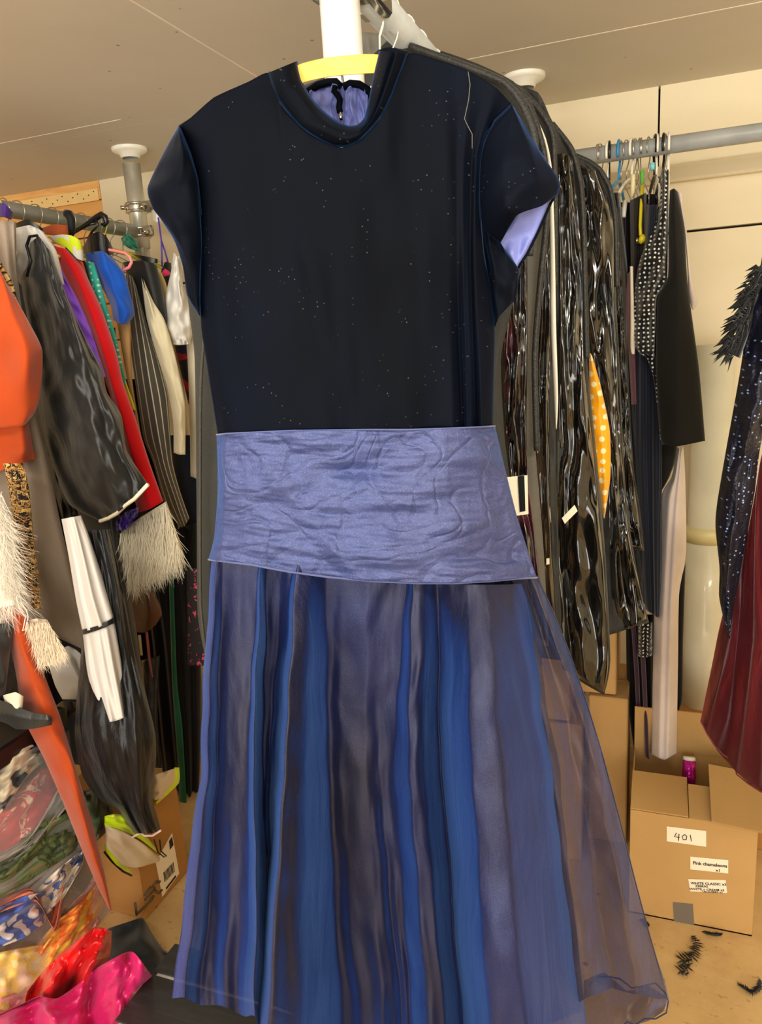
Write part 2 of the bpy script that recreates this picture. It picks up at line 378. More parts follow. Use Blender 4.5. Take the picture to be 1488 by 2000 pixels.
def post(x,y,label,clamps=(),mat=mt_offw,r=.026):
    t=thing('rail_post',label,'post',loc=(x,y,0)); 
    MB().tube([(x,y,0),(x,y,CH-.05)],r,24).build('tube',mat,t)
    flange(MB(),x,y).build('ceiling_flange',mt_white,t)
    if r<.027 and y>1.5: cc=MB(); cc.tube([(x,y,CH-.33),(x,y,CH-.05)],r+.004,24); cc.build('upper_sleeve',mat,t)
    for z,dx,dy in clamps: clamp(x,y,z,dx,dy,t)
    for ch in t.children: ch.matrix_parent_inverse=Matrix.Translation((-x,-y,0))
    return t
LX=-1.74; RY=2.33; MX=-.38; RZ=2.025
mt_cream_tube=plain('pale_metal_tube',(196,192,176),.32,.55)
post(LX,RY,'pale metal ceiling post with round flange at the far end of the left clothes rail',[(2.105,1,0),(RZ-.002,.6,-.2)],mt_cream_tube)
post(MX,RY,'pale ceiling post with white round flange behind the row of black garment bags',[(2.05,1,0)])
post(MX-.016,1.0,'thick white post directly behind the wooden hanger at the centre',[(2.05,.3,1)])
def rail(a,b,label,r=.0225,mat=mt_metal):
    return MB().tube([a,b],r,24).build('clothes_rail',mat,None,label=label,cat='clothes rail')
rail((LX,.6,RZ),(LX,RY-.03,RZ),'grey metal clothes rail on the left crowded with colourful costumes')
rail((MX-.0,1.04,2.052),(MX,RY-.03,2.062),'grey metal clothes rail overhead carrying the black garment bags')
rail((MX+.04,RY,2.066),(1.7,RY,2.066),'silver clothes rail running along the cream back wall')
rail((LX+.08,RY,2.105),(MX-.06,RY,2.07),'thin grey rail joining the left post to the middle post')
# ---------------------------------------------------------------- hangers
def hanger(name,label,cat,group,mat,hookmat,r,hookr=.0017,span=.20,drop=.075,neck=.075,slim=False):
    t=thing(name,label,cat,group,loc=(0,0,0)); R=.0262+max(hookr,.001)
    pts=[(R*math.cos(a),0,R*math.sin(a)) for a in [math.radians(d) for d in range(-20,200,15)]][::-1]
    pts=pts[::-1]; pts=[pts[0]]+pts[1:]
    hook=[(R*math.cos(math.radians(d)),0,R*math.sin(math.radians(d))) for d in range(215,-31,-15)]
    hook+= [(R*.55,0,-R*1.1),(R*.1,0,-R*1.55),(0,0,-neck)]
    MB().tube(hook,hookr,6).build('hook',hookmat,t)
    b=MB(); z=-neck
    arms=bez((0,0,z),(span*.3,0,z-.005),(span*.7,0,z-drop*.55),(span,0,z-drop),8)
    full=[Vector((-p.x,p.y,p.z)) for p in arms[::-1]]+arms[1:]
    if slim: b.tube(full+[(span*.97,0,z-drop-.018),(0,0,z-drop-.022),(-span*.97,0,z-drop-.018)],r,6,closed=True)
    else: b.tube(full,[r*(.7+.6*math.sin(PI*i/(len(full)-1))) for i in range(len(full))],8)
    b.build('shoulder_bar',mat,t); return t
H_wire=hanger('coat_hanger','','coat hanger','x',mt_wire,mt_wire,.0016,slim=True)
H_black=hanger('coat_hanger','','coat hanger','x',mt_black,mt_wire,.006)
H_white=hanger('coat_hanger','','coat hanger','x',mt_white,mt_white,.0045,.0036,slim=True)
H_thin=hanger('coat_hanger','','coat hanger','x',mt_white,mt_white,.0025,.0014,slim=True)
H_used=set()
def hang(proto,x,y,z,rz,label,group,mats=None,tilt=0,span=None):
    t=proto if proto.name not in H_used else copy_tree(proto); H_used.add(proto.name); H_used.add(t.name)
    t.location=(x,y,z); t.scale=(1,1,1); t.rotation_euler=(0,tilt,rz); t['label']=label; t['group']=group
    if not group: del t['group']
    if mats:
        for ch in t.children:
            ch.data=ch.data.copy(); ch.data.materials[0]=mats
    return t
# middle rail hooks (white plastic hooks seen under the rail, wire tops above it)
rn=random.Random(4)
hang(H_white,MX,1.10,2.056,0,'white coat hanger nearest the thick white post on the overhead rail','').scale=(.4,.6,.9)
for i in range(15):
    y=1.16+i*.072+rn.uniform(-.012,.012)
    p=H_thin if i in (0,1,2,3,5) else H_wire
    hg=hang(p,MX,y,2.057+.0*i,rn.uniform(-.12,.12),'white hooked coat hanger holding a garment bag on the overhead rail' if p is H_thin else 'thin wire coat hanger holding a garment bag on the overhead rail','white hangers on the overhead rail' if p is H_thin else 'wire hangers on the overhead rail')
    hg.scale=(.62,1,1)
# left rail
for i in range(17):
    y=1.22+i*.063+rn.uniform(-.01,.01)
    hang(H_wire,LX,y,RZ,rn.uniform(-.2,.2),'thin wire coat hanger among the costumes on the left rail','wire hangers on the left rail')
def lh(proto,y,lab,mat=None,rz=0,tilt=0): hang(proto,LX,y,RZ,rz,lab,'',mat,tilt)
lh(H_white,1.55,'white plastic coat hanger above the lime neckline on the left rail')
lh(H_black,1.70,'yellow plastic coat hanger hooked over the left rail beside the black clip hanger',mt_yel)
lh(H_black,2.12,'lime yellow coat hanger hooked near the left ceiling post',mt_lime,.2)
lh(H_black,1.62,'black shoulder hanger with a broad dark curved bar on the left rail')
lh(H_black,1.22,'purple coat hanger at the near end of the left rail',mt_purp)
# ---------------------------------------------------------------- garment helper
def garment(name,label,cat,cols,Y,mat,group=None,parent=None,pl=None,part=None,**kw):
    mb=MB(); mb.sheet(cols,pl or PY(Y),**kw)
    return mb.build(part or name,mat,parent,label=label,cat=cat,group=group)
def fur(mb,pts,pl,n,ln,down=(0,0,-1),seed=1,w=.0011,curl=.35,off=.02,spread=.5):
    """hair tufts rooted inside the traced quad pts (tl,tr,br,bl)"""
    r=random.Random(seed); tl,tr,br,bl=[Vector(p) for p in pts]; D=Vector(down).normalized()
    for i in range(n):
        u,v=r.random(),r.random()
        q=(tl*(1-u)+tr*u)*(1-v)+(bl*(1-u)+br*u)*v
        p=at(q.x,q.y,pl,off*r.random()); L_=ln*r.uniform(.55,1.1)
        d=(D+Vector((r.uniform(-spread,spread),r.uniform(-spread,.1),r.uniform(-spread*.5,spread*.5)))).normalized()
        c=Vector((r.uniform(-1,1),r.uniform(-1,1),r.uniform(-1.2,.3)))*curl*L_
        prev=None;ns=5; sd=d.cross(Vector((0,1,0.01))).normalized()
        vs=[]
        for k in range(ns+1):
            t=k/ns; a=p+d*L_*t+c*t*t; ww=w*(1-t*.85)
            vs+= [a-sd*ww,a+sd*ww]
        mb.add(vs,[(2*k,2*k+1,2*k+3,2*k+2) for k in range(ns)])
    return mb
# ================================================================ THE DRESS
DD=.92
vel=None
def velvet():
    m,t,P,N,L=nt('navy_velvet'); co=mapco(N,L)
    col=ramp(N,L,nz(N,L,mapco(N,L,(1,1,.4)),5,3),[(.3,rgb((5,7,11))),(.7,rgb((7,12,24)))])
    v=N.new('ShaderNodeTexVoronoi'); v.voronoi_dimensions='2D'; v.inputs['Scale'].default_value=95; L.new(mapco(N,L,(1,1,1),'Object',(-PI/2,0,0)),v.inputs[0])
    sel=ramp(N,L,nz(N,L,co,30,2),[(.56,(0,0,0,1)),(.66,(1,1,1,1))]); f=ramp(N,L,v.outputs['Distance'],[(.03,(.22,.22,.22,1)),(.08,(0,0,0,1))])
    mm=N.new('ShaderNodeMath'); mm.operation='MULTIPLY'; L.new(sel,mm.inputs[0]); L.new(f,mm.inputs[1])
    col=mixc(N,L,mm.outputs[0],col,rgb((150,150,150)))
    L.new(col,P.inputs['Base Color']); P.inputs['Roughness'].default_value=.7; P.inputs['Specular IOR Level'].default_value=.05
    P.inputs['Sheen Weight'].default_value=.42; P.inputs['Sheen Roughness'].default_value=.2; P.inputs['Sheen Tint'].default_value=rgb((90,150,240))
    bumpn(N,L,P,nz(N,L,mapco(N,L,(1,1,.3)),14,3),.12,.02); return m
vel=velvet()
lining=fab('lilac_lining',(112,120,184),.45,.3,.4,wr=.15)
sashm=organza('shot_sash',(70,76,120),(44,78,146),.0,.25,.45,crease=1)
skm=organza('shot_organza',(31,30,51),(15,55,142),.08,.28,.38)
skb=organza('sheer_organza',(66,58,68),(36,54,110),.26,.2,.42)
D=thing('velvet_evening_dress','navy velvet dress with lavender blue sash and flowing organza skirt on a wooden hanger','dress')
T=lambda *p:list(p)
# bodice front
def bodz(u,t):
    return .0
fr=[T((349,245,0),(385,344,.0),(393,466,.0),(390,548,.0),(393,640,.0),(402,700,.0),(425,848,.0)),
    T((372,230,.005),(408,360,.012),(420,500,.018),(424,650,.02),(440,847,.02)),
    T((418,190,.012),(455,500,.03),(484,846,.03)),
    T((484,160,.016),(512,500,.038),(545,844,.036)),
    T((524,142,.018),(560,500,.042),(598,842,.04)),
    T((545,200,.03),(590,500,.045),(640,841,.042)),
    T((589,251,.036),(620,500,.046),(668,840,.042)),
    T((633,278,.04),(650,500,.047),(692,840,.042)),
    T((668,288,.04),(690,500,.047),(716,840,.042)),
    T((702,275,.04),(730,500,.046),(748,839,.042)),
    T((743,232,.034),(770,500,.044),(782,838,.04)),
    T((768,182,.026),(806,500,.043),(818,837,.038)),
    T((798,104,.018),(838,500,.04),(850,836,.036)),
    T((862,119,.016),(868,300,.034),(876,500,.034),(884,835,.040)),
    T((900,131,.015),(890,300,.026),(893,500,.028),(902,835,.018)),
    T((926,144,.014),(906,300,.030),(905,500,.034),(914,834,.036)),
    T((950,158,.013),(922,300,.018),(918,500,.016),(928,834,.014)),
    T((974,176,.012),(932,300,.020),(929,470,.022),(942,834,.028)),
    T((999,204,.006),(952,256,.006),(938,311,.008),(936,389,.01),(944,493,.008),(956,554,.0),(966,650,0),(962,832,.0))]
MB().sheet(fr,PD(DD),nr=90,nc=144,th=.05,bulge=.012,wr=[(.0035,7,4),(.002,16,3)],seed=3,edge=.02).build('bodice',vel,D)
# back of the neck with gathered lining
bk=MB(); bk.sheet([T((600,190),(600,215),(600,262)),T((606,176,.006),(612,220,.004),(620,262)),T((640,163,.0),(640,215,.008),(645,262)),T((655,164,.012),(656,215,.0),(660,262)),T((668,170,-.008),(668,215,.0),(672,262)),T((682,166,.008),(684,215,.008),(686,262)),T((700,168,0),(702,215,0),(704,262)),T((718,178,.004),(716,215,.006),(718,262)),T((728,195),(725,220),(722,262))],PD(DD+.055),nr=26,nc=60,th=.004,bulge=.0,wr=[(.004,26,5)],seed=9,edge=.04)
bk.build('back_neck_lining',lining,D)
bm=MB(); bm.tube([at(x,y,PD(DD+.052)) for x,y in ((596,196),(603,178),(620,167),(640,161),(656,160),(666,170))],.0045,8)
bm.tube([at(x,y,PD(DD+.05)) for x,y in ((670,170),(684,163),(702,165),(718,175),(730,196))],.0045,8)
bm.tube([at(x,y,PD(DD+.045)) for x,y in ((655,168),(652,178),(659,185),(664,195),(662,210),(664,220))],.0038,8)
bm.build('back_neck_rim',vel,D)
zp=MB(); zp.tube([at(665,222,PD(DD+.043)),at(666,236,PD(DD+.043))],.0028,6); zp.tube([at(664,206,PD(DD+.043)),at(665,222,PD(DD+.043))],.0012,6); zp.build('zip_pull',mt_chrome,D)
# collar
ci=[(580,119),(589,157),(616,201),(655,234),(688,247),(710,234),(721,190),(729,146),(740,99)]
co_=[(524,142),(540,192),(589,252),(633,279),(668,289),(702,276),(743,232),(768,182),(797,104)]
mid=[]
cc_=[]
A=resamp(ci,19);B=resamp(co_,19)
for a,b in zip(A,B):
    def L2(t,dz): return (a[0]+(b[0]-a[0])*t,a[1]+(b[1]-a[1])*t,dz)
    right=a[0]>700
    c=[L2(0,-.012),L2(.04,.036),L2(.3,.055)]
    c+= [L2(.42,.058),L2(.52,.045),L2(.62,.056)] if right else [L2(.6,.058)]
    c+= [L2(.9,.048),L2(1,.03)]
    cc_.append(c)
MB().sheet(cc_,PD(DD),nr=26,nc=90,th=0,bulge=0,wr=[(.0025,9,2)],seed=12,edge=0,solid=False).build('collar',vel,D)
cb_=MB(); 
cb_.sheet([T((550,140),(566,128),(581,121)),T((556,152),(570,150),(589,157))],PD(DD+.03),nr=8,nc=6,th=.004,bulge=.004); cb_.sheet([T((730,146),(745,140),(770,140)),T((740,97),(760,92),(798,102))],PD(DD+.02),nr=8,nc=6,th=.004,bulge=.004,solid=True); cb_.build('collar_back',vel,D)
# sleeves
MB().sheet([T((349,245),(321,295),(288,366),(297,405),(313,427),(341,471),(357,521),(365,576),(386,612)),T((350,246,.015),(355,330,.02),(340,420,.02),(372,520,.015),(388,614,.0)),T((351,246,.006),(386,344,.008),(394,466,.008),(391,548,.006),(391,618,0))],PD(DD),nr=50,nc=24,th=.03,bulge=.02,wr=[(.004,3,9)],seed=5).build('sleeve',vel,D)
MB().sheet([T((999,204,.01),(952,256,.012),(937,311,.014),(936,389,.014),(948,450,.012),(977,475,.004)),T((1000,205,.01),(985,300,.04),(988,400,.05),(1010,420,.04)),T((1000,205,.01),(1030,280,.03),(1050,350,.045),(1058,402,.03)),T((1001,205,0),(1051,289,0),(1088,345,0),(1094,362,0),(1090,380,0))],PD(DD),nr=40,nc=40,th=.0,bulge=.01,wr=[(.003,4,5)],seed=6,solid=True,edge=.05).build('sleeve',vel,D)
MB().sheet([T((968,452),(976,490),(1000,520)),T((1018,402,.008),(1012,460,.0),(1006,524)),T((1078,380),(1050,452,.0),(1012,524))],PD(DD+.02),nr=16,nc=16,th=.004,bulge=.006,wr=[(.006,3,3)],seed=7).build('sleeve_lining',lining,D)
MB().tube([at(x,y,PD(DD+.016)) for x,y in ((1092,366),(1076,396),(1050,455),(1030,495),(1011,524))],.0018,6).build('sleeve_hem',vel,D)
MB().sheet([T((937,389),(945,490),(956,560),(966,640)),T((950,440,.012),(965,520,.016),(975,618,.01)),T((977,474,.01),(1000,560,.012),(992,600,.004)),T((980,478),(1012,523),(1013,540),(1008,576),(1003,590))],PD(DD+.01),nr=26,nc=24,th=.02,bulge=.01,wr=[(.006,4,4)],seed=8,edge=.05).build('sleeve_underside',vel,D)
MB().tube([at(x,y,PD(DD-.058)) for x,y in ((914,140),(918,165),(915,195),(907,232),(913,245),(922,262),(922,290))],.00045,5).build('loose_thread',plain('pale_thread',(84,82,74),.8),D)
MB().tube([at(x,y,PD(DD-.016)) for x,y in ((999,204),(966,236),(945,280),(938,320),(936,389),(938,430))],.0013,5).build('armhole_piping',fab('velvet_edge',(18,28,50),.8,.0,.05),D)
MB().tube([at(x,y,PD(DD-.012)) for x,y in ((350,246),(372,300),(386,350),(393,420))],.001,5).build('armhole_piping',fab('velvet_edge',(18,28,50),.8,.0,.05),D)
# sash
sash=[T((423,850),(425,960),(418,1050),(407,1092)),T((440,848,.02),(440,970,.02),(432,1095,.022)),T((500,845,.032),(495,970,.034),(490,1102,.036)),
 T((570,842,.037),(565,970,.042),(565,1116,.046)),T((640,841,.04),(640,980,.046),(640,1126,.05)),T((720,840,.042),(725,980,.048),(725,1134,.052)),T((800,840,.04),(810,980,.046),(815,1138,.05)),T((860,838,.042),(880,980,.044),(890,1138,.05)),T((915,836,.028),(940,980,.03),(960,1134,.034)),T((950,834,.012),(975,980,.012),(1012,1129,.014)),T((967,833),(985,910),(1010,1010),(1048,1128))]
def creases(u,t):
    return .0016*math.sin(34*t+5*math.sin(3*u+1)+1.2*math.sin(9*u))*noise.noise(Vector((u*3,t*5,2.)))*1.6+ .006*max(0,1-abs((u-.30)*3.0-(t-.45))*7)*(.3+t) -.004*max(0,1-abs((u-.52)*1.2+(t-.2))*9)
MB().sheet(sash,PD(DD-.004),nr=110,nc=150,th=.06,bulge=.012,wr=[(.006,4,5),(.002,7,14),(.0008,24,40)],seed=21,dzf=creases,edge=.03).build('sash',sashm,D)
MB().tube([at(x,y,PD(DD-o)) for x,y,o in ((407,1093,.004),(432,1096,.035),(490,1103,.05),(565,1117,.060),(640,1127,.064),(725,1135,.066),(815,1139,.064),(890,1139,.064),(960,1135,.048),(1012,1130,.028),(1049,1128,.006))],.0012,5).tube([at(x,y,PD(DD-o)) for x,y,o in ((423,849,.004),(440,847,.034),(500,844,.046),(570,841,.053),(640,840,.056),(720,839,.058),(800,839,.056),(860,837,.056),(915,835,.044),(950,833,.026),(967,832,.006))],.001,5).build('sash_hem',fab('sash_edge',(74,82,128),.6,.3),D)
# skirt: front layer lofted through the traced fold lines
SK=[ # (x at 1085, x1500, x2040, depth at hip, depth at hem)
 (413,390,325,0,.00),(424,404,352,.020,.032),(436,424,388,.012,-.008),(470,455,430,.016,.01),(504,486,478,.012,.02),(509,496,500,.034,.085),(520,512,524,.012,.0),(552,528,528,.014,-.01),
 (574,541,500,.020,.02),(582,556,520,.042,.125),(610,596,590,.030,.095),(640,640,668,.012,-.01),(672,668,704,.018,-.004),(720,716,752,.020,.008),(762,742,786,.016,-.004),(795,772,806,.016,.002),(806,800,838,.030,.045),(826,830,872,.030,.042),(850,862,906,.014,-.01),
 (876,890,930,.030,.07),(908,922,958,.046,.13),(946,980,1030,.048,.14),(990,1060,1120,.026,.06),(1018,1090,1150,.004,-.02)]
def bot(x):   # hem line of the front layer in the picture
    return 1950+10*math.sin(x*.06) if x<470 else 2060
scol=[]
for a,b,c,d0,d1 in SK:
    y0=1080+min(60,max(0,(a-407))*.12)
    if c<380: hem=1950
    elif c<470: hem=1965
    elif c<505: hem=1985
    else: hem=2075
    f=(hem-1500)/540; xe=b+(c-b)*f
    d1*=1.35
    scol.append([(a,y0,d0),((a*.45+b*.55)-2,1300,d0*.5+d1*.5),(b,1500,d0*.2+d1*.75),(b+(xe-b)*.55,1500+(hem-1500)*.55,d1*.95),(xe,hem,d1)])
def fine(u,t): return .006*math.sin(2*PI*u*23+2*math.sin(3*t))*t*noise.noise(Vector((u*9,t*1.5,1.)))*2
MB().sheet(scol,PD(DD),nr=120,nc=300,th=0,bulge=.012,wr=[(.004,9,5),(.0018,34,14)],seed=31,dzf=fine,edge=.004,solid=False,jit=3).build('skirt_front_layer',skm,D)
# inner opaque lining and the sheer back layer that swings out to the right
MB().sheet([T((420,1090),(415,1400),(398,1700),(392,1900)),T((560,1100,.008),(545,1500,.015),(540,1960,.02)),T((700,1110,.01),(700,1500,.0),(720,2060,.0)),T((850,1110,.008),(880,1500,.015),(920,2060,.02)),T((1020,1115),(1068,1400),(1102,1700),(1138,1975))],PD(DD+.045),nr=60,nc=90,th=.05,bulge=.01,folds=(7,.012,.6),seed=33,edge=.05,jit=4).build('skirt_lining',fab('navy_lining',(26,32,70),.45,.6,.4,wr=.3,sheentint=(90,140,240)),D)
MB().sheet([T((960,1110,.0),(985,1400,.0),(1030,1700,.0),(1060,1990,.0)),T((1000,1118,.02),(1060,1400,.04),(1110,1700,.05),(1150,1950,.05)),T((1022,1120,.0),(1105,1400,.01),(1160,1700,.01),(1195,1930,.0)),T((1036,1122,.012),(1140,1400,.03),(1198,1650,.04),(1245,1945,.05)),T((1048,1125,.0),(1110,1270,.0),(1178,1480,.0),(1240,1720,.0),(1284,1880,.0),(1306,1950,0))],PD(DD+.03),nr=90,nc=70,th=0,bulge=.01,wr=[(.006,3,6),(.002,9,18)],seed=35,edge=.03,solid=False,jit=3).build('skirt_back_layer',skb,D)
MB().sheet([T((1140,1915),(1140,2050)),T((1180,1900,.02),(1185,2050,.02)),T((1225,1935,-.01),(1225,2010,0)),T((1265,1925,.02),(1270,1992,.02)),T((1304,1950),(1296,1975))],PD(DD+.12),nr=14,nc=50,th=0,bulge=.01,wr=[(.01,5,2)],seed=37,edge=.02,solid=False).build('skirt_back_hem',skb,D)
# hem edges (rolled thread)
hm=MB()
hm.tube([at(x+2*math.sin(x*.2),y,PD(DD+.02)) for x,y in ((1150,1925),(1168,1908),(1190,1908),(1212,1912),(1232,1930),(1256,1926),(1282,1920),(1298,1940),(1306,1955),(1300,1978),(1282,1990),(1258,1990),(1240,2002),(1225,1996),(1210,2008))],.0012,5)
hm.tube([at(x,y,PD(DD+.018)) for x,y in ((1048,1125),(1080,1195),(1110,1270),(1145,1370),(1178,1480),(1210,1600),(1240,1720),(1264,1810),(1284,1880),(1306,1955))],.001,5)
hm.build('skirt_rolled_hem',fab('hem_thread',(34,38,66),.6),D)
# wooden hanger
WH=thing('wooden_hanger','curved yellow wooden coat hanger holding the navy velvet dress','coat hanger')
up=[(392,262),(440,212),(500,168),(580,127),(640,112),(700,106),(745,107),(820,124),(890,156),(950,212)]
lo=[(398,290),(448,245),(510,205),(590,163),(645,150),(700,145),(745,144),(812,158),(880,192),(940,246)]
UP=resamp(up,40);LO=resamp(lo,40); hv=[];
for a,b in zip(UP,LO):
    for q,off in ((a,.008),(b,.008),(b,-.008),(a,-.008)): hv.append(at(q[0],q[1],PD(DD+.0),off))
hf_=[(i*4+k,i*4+(k+1)%4,(i+1)*4+(k+1)%4,(i+1)*4+k) for i in range(39) for k in range(4)]+[(0,1,2,3),(156,159,158,157)]
mh=MB(); mh.add(hv,hf_); ho=mh.build('shoulder_bar',wood('varnished_yellow_wood',(236,186,66),(250,212,98),(3,3,3),.3,14,False),WH,smooth=False)
bv=ho.modifiers.new('bevel','BEVEL'); bv.width=.002; bv.segments=2
pc=at(664,128,PD(DD+.006)); pp=Vector((MX-.016,1.0,pc.z))
MB().tube(bez(pc,pc+HF*.02+Vector((0,0,.004)),pp-HF*.045+Vector((0,0,.004)),pp-HF*.028,8),.0018,6).build('hook',mt_wire,WH)
# ================================================================ GARMENT BAGS on the overhead rail
blk=fab('black_bag_cloth',(38,38,34),.6,.1,.4,weave=.5,wsc=600,wr=.25)
mesh_g=fab('grey_mesh_cloth',(96,92,82),.7,.1,.3,weave=.8,wsc=450)
v1=vinyl('black_vinyl',(14,14,13),(40,38,32),.14,.8,(26,20,18))
v2=vinyl('smoky_vinyl',(22,20,17),(70,58,42),.14,.7,(60,20,28))
v3=vinyl('maroon_seen_vinyl',(24,18,18),(92,30,44),.15,.8,(60,52,40))
BAGS=[]
def bag(label,Y,body,panel=None,pm=v1,rim=None,mat=blk,trim=None,**kw):
    t=thing('garment_bag',label,'garment bag'); BAGS.append(t)
    a=dict(nr=80,nc=36,th=.035,bulge=.03,wr=[(.008,4,10),(.003,10,30)],edge=.06); a.update(kw)
    MB().sheet(body,PY(Y),seed=int(Y*100),**a).build('cover',mat,t)
    if panel: MB().sheet(panel,PY(Y-.035),nr=90,nc=30,th=.004,bulge=.02,wr=[(.016,3,8),(.006,6,16)],seed=int(Y*77),edge=.08).build('clear_panel',pm,t)
    if rim:
        MB().tube([at(x,y,PY(Y),.02) for x,y in [q[:2] for q in resamp(rim,60)]],.0055,8).build('zip_edge',fab('zip_tape',(30,30,26),.55,.1,.5,weave=1,wsc=250),t)
    if trim:
        mb=MB()
        for tr in trim: mb.tube([at(x,y,PY(Y),.036) for x,y in [q[:2] for q in resamp(tr,40)]],.003,6)
        mb.build('seam_binding',fab('seam_tape',(58,56,46),.6,.1,.4,weave=.8,wsc=300),t)
    return t
# bag 1: grey, its left part shows at the dress's left side
bag('dark grey garment bag directly behind the dress, its side showing left of the waist',1.22,
 [T((690,130),(520,200),(390,340),(366,560),(380,700),(384,1000),(386,1200),(404,1300)),T((715,120),(700,600),(705,1280)),T((760,75),(860,112),(940,140),(984,161),(1020,215),(1044,290),(1040,420),(1000,600),(978,700),(985,850),(1005,1000),(1030,1180),(1060,1300))],
 rim=[(800,90),(860,112),(907,129),(984,161),(1020,205),(1044,270),(1046,380),(1035,500)],mat=fab('charcoal_nonwoven',(46,46,42),.7,.1,.3,weave=.6,wsc=500,wr=.2),
 trim=[[(400,640),(392,760),(391,1000),(392,1180),(404,1290)]],bulge=.02,th=.02)
bag('grey mesh topped garment bag just below the overhead rail',1.34,
 [T((692,62),(680,300),(700,1240)),T((740,66),(760,300),(800,1240)),T((860,108),(930,132),(1000,168),(1036,215),(1060,300),(1066,420),(1052,560),(1042,700),(1046,880),(1060,1050),(1072,1262))],
 panel=[T((985,420),(978,600),(985,800),(1000,1000),(1040,1240)),T((1020,230),(1030,500),(1030,700),(1030,900),(1068,1255))],pm=v3,mat=mesh_g,
 rim=[(860,106),(930,131),(1000,166),(1036,212),(1062,300),(1068,420),(1054,560),(1044,700),(1048,880)],trim=[[(1000,600),(996,800),(1006,1000)]],bulge=.015,th=.015)
bag('garment bag with white piping down its edge, third behind the dress',1.46,
 [T((820,100),(850,500),(950,1280)),T((900,125),(950,500),(1010,1280)),T((960,140),(1020,170),(1060,215),(1082,262),(1088,420),(1086,600),(1088,760),(1086,900),(1092,1100),(1098,1290))],
 panel=[T((1004,205),(1040,300),(1046,500),(1040,800),(1040,1050),(1066,1200)),T((1030,215),(1062,290),(1076,420),(1074,800),(1078,1050),(1090,1280))],pm=v2,
 rim=[(985,158),(1030,190),(1062,228),(1080,270),(1084,400),(1084,560)],trim=[[(1060,620),(1062,860),(1066,1100),(1088,1285)]],bulge=.015,th=.02)
MB().sheet([T((1034,215,0),(1058,270),(1070,330),(1074,460),(1076,640),(1082,780),(1085,838)),T((1040,213,.004),(1066,270,.004),(1078,330,.004),(1083,460,.004),(1086,640,.004),(1090,780,.004),(1087,838))],PY(1.40),nr=50,nc=6,th=.003,bulge=.004).build('hanging_ribbon',fab('white_strip',(232,224,204),.6),None,label='long cream white fabric strip hanging between the black garment bags',cat='ribbon')
bag('tall glossy black garment bag whose creased pointed corner hangs lowest',1.58,
 [T((960,150),(980,500),(1060,900),(1098,1305)),T((1050,180),(1060,500),(1100,1000),(1140,1335)),T((1078,240),(1116,292),(1134,360),(1142,500),(1146,700),(1166,900),(1182,1080),(1192,1290),(1180,1358))],
 panel=[T((1088,300),(1092,500),(1090,800),(1088,1000),(1090,1150),(1098,1302)),T((1105,300),(1116,600),(1118,900),(1122,1150),(1140,1330)),T((1118,310),(1136,500),(1140,700),(1160,900),(1178,1100),(1188,1290),(1180,1352))],pm=v1,
 rim=[(1078,242),(1116,292),(1134,360),(1140,460),(1142,560),(1146,700)],trim=[[(1098,600),(1090,850),(1090,1100)],[(1092,1100),(1120,1108),(1168,1104)]],bulge=.03)
bag('shiny black vinyl garment bag with bright highlights near the back rail',1.76,
 [T((1010,200),(1080,500),(1110,900),(1140,1230)),T((1100,280),(1140,500),(1160,900),(1190,1240)),T((1121,303),(1169,329),(1190,368),(1201,427),(1204,600),(1212,750),(1218,900),(1228,1020),(1250,1150),(1267,1214))],
 panel=[T((1126,318),(1138,400),(1142,600),(1186,900),(1190,1050),(1196,1220)),T((1150,330),(1170,500),(1186,760),(1206,1000),(1230,1228)),T((1166,334),(1188,390),(1198,440),(1200,600),(1208,750),(1216,900),(1226,1030),(1262,1208))],pm=v1,
 rim=[(1118,302),(1150,316),(1172,333),(1191,368),(1201,427),(1205,560)],trim=[[(1210,1214),(1240,1220),(1266,1214)]],bulge=.035)
bag('shorter black garment bag tucked beside the plastic covered ones, ending above the boxes',1.95,
 [T((1140,350),(1150,700),(1190,1060)),T((1180,370),(1200,700),(1225,1070)),T((1196,385),(1212,430),(1222,560),(1226,700),(1236,900),(1250,1000),(1258,1076))],
 panel=[T((1196,470),(1205,700),(1210,900),(1205,1060)),T((1210,470),(1222,700),(1234,900),(1254,1070))],pm=v1,bulge=.02)
# contents showing
MB().sheet([T((1150,690),(1151,760),(1158,860),(1170,960),(1178,1012)),T((1153,690,.004),(1166,750,.006),(1176,860,.006),(1182,960,.006),(1180,1012)),T((1156,694),(1174,757),(1191,842),(1192,930),(1181,1012))],PY(1.66),nr=40,nc=16,th=.01,bulge=.008,wr=[(.003,3,9)],seed=51).build('yellow_dress',fab('yellow_dotted_satin',(246,166,16),.4,.3,.4,dots=((248,226,170),42,.22,.5,(1,.25,1)),wr=.2),None,label='bright yellow dress with pale polka dots squeezed between black garment bags',cat='dress')
MB().sheet([T((1133,440),(1132,520),(1136,612)),T((1140,440),(1143,520),(1138,612))],PY(1.70),nr=14,nc=6,th=.004,bulge=.004).build('blue_ribbon',fab('blue_ribbon_cloth',(40,120,160),.5),None,label='narrow blue ribbon showing at the edge of the shiny vinyl bag',cat='ribbon')
for (tx,lab,Yt) in (([(988,932),(1030,928),(1032,1004),(1003,1008)],'large white card tag tied to the bags beside the blue sash',1.14),([(1097,1012),(1122,986),(1128,998),(1103,1023)],'slanted small white printed label stuck on the low hanging black bag',1.48),([(1067,1091),(1073,1090),(1073,1102),(1067,1103)],'tiny white tag near the skirt waist on the garment bags',1.40)):
    mb=MB(); vs=[at(x,y,PY(Yt),o) for o in (0,.001) for x,y in tx]; mb.add(vs,[(0,1,2,3),(4,7,6,5),(0,4,5,1),(1,5,6,2),(2,6,7,3),(3,7,4,0)]); tg=mb.build('paper_tag',mt_paper,BAGS[{1.14:0,1.48:3,1.40:1}[Yt]],smooth=False,label=lab)
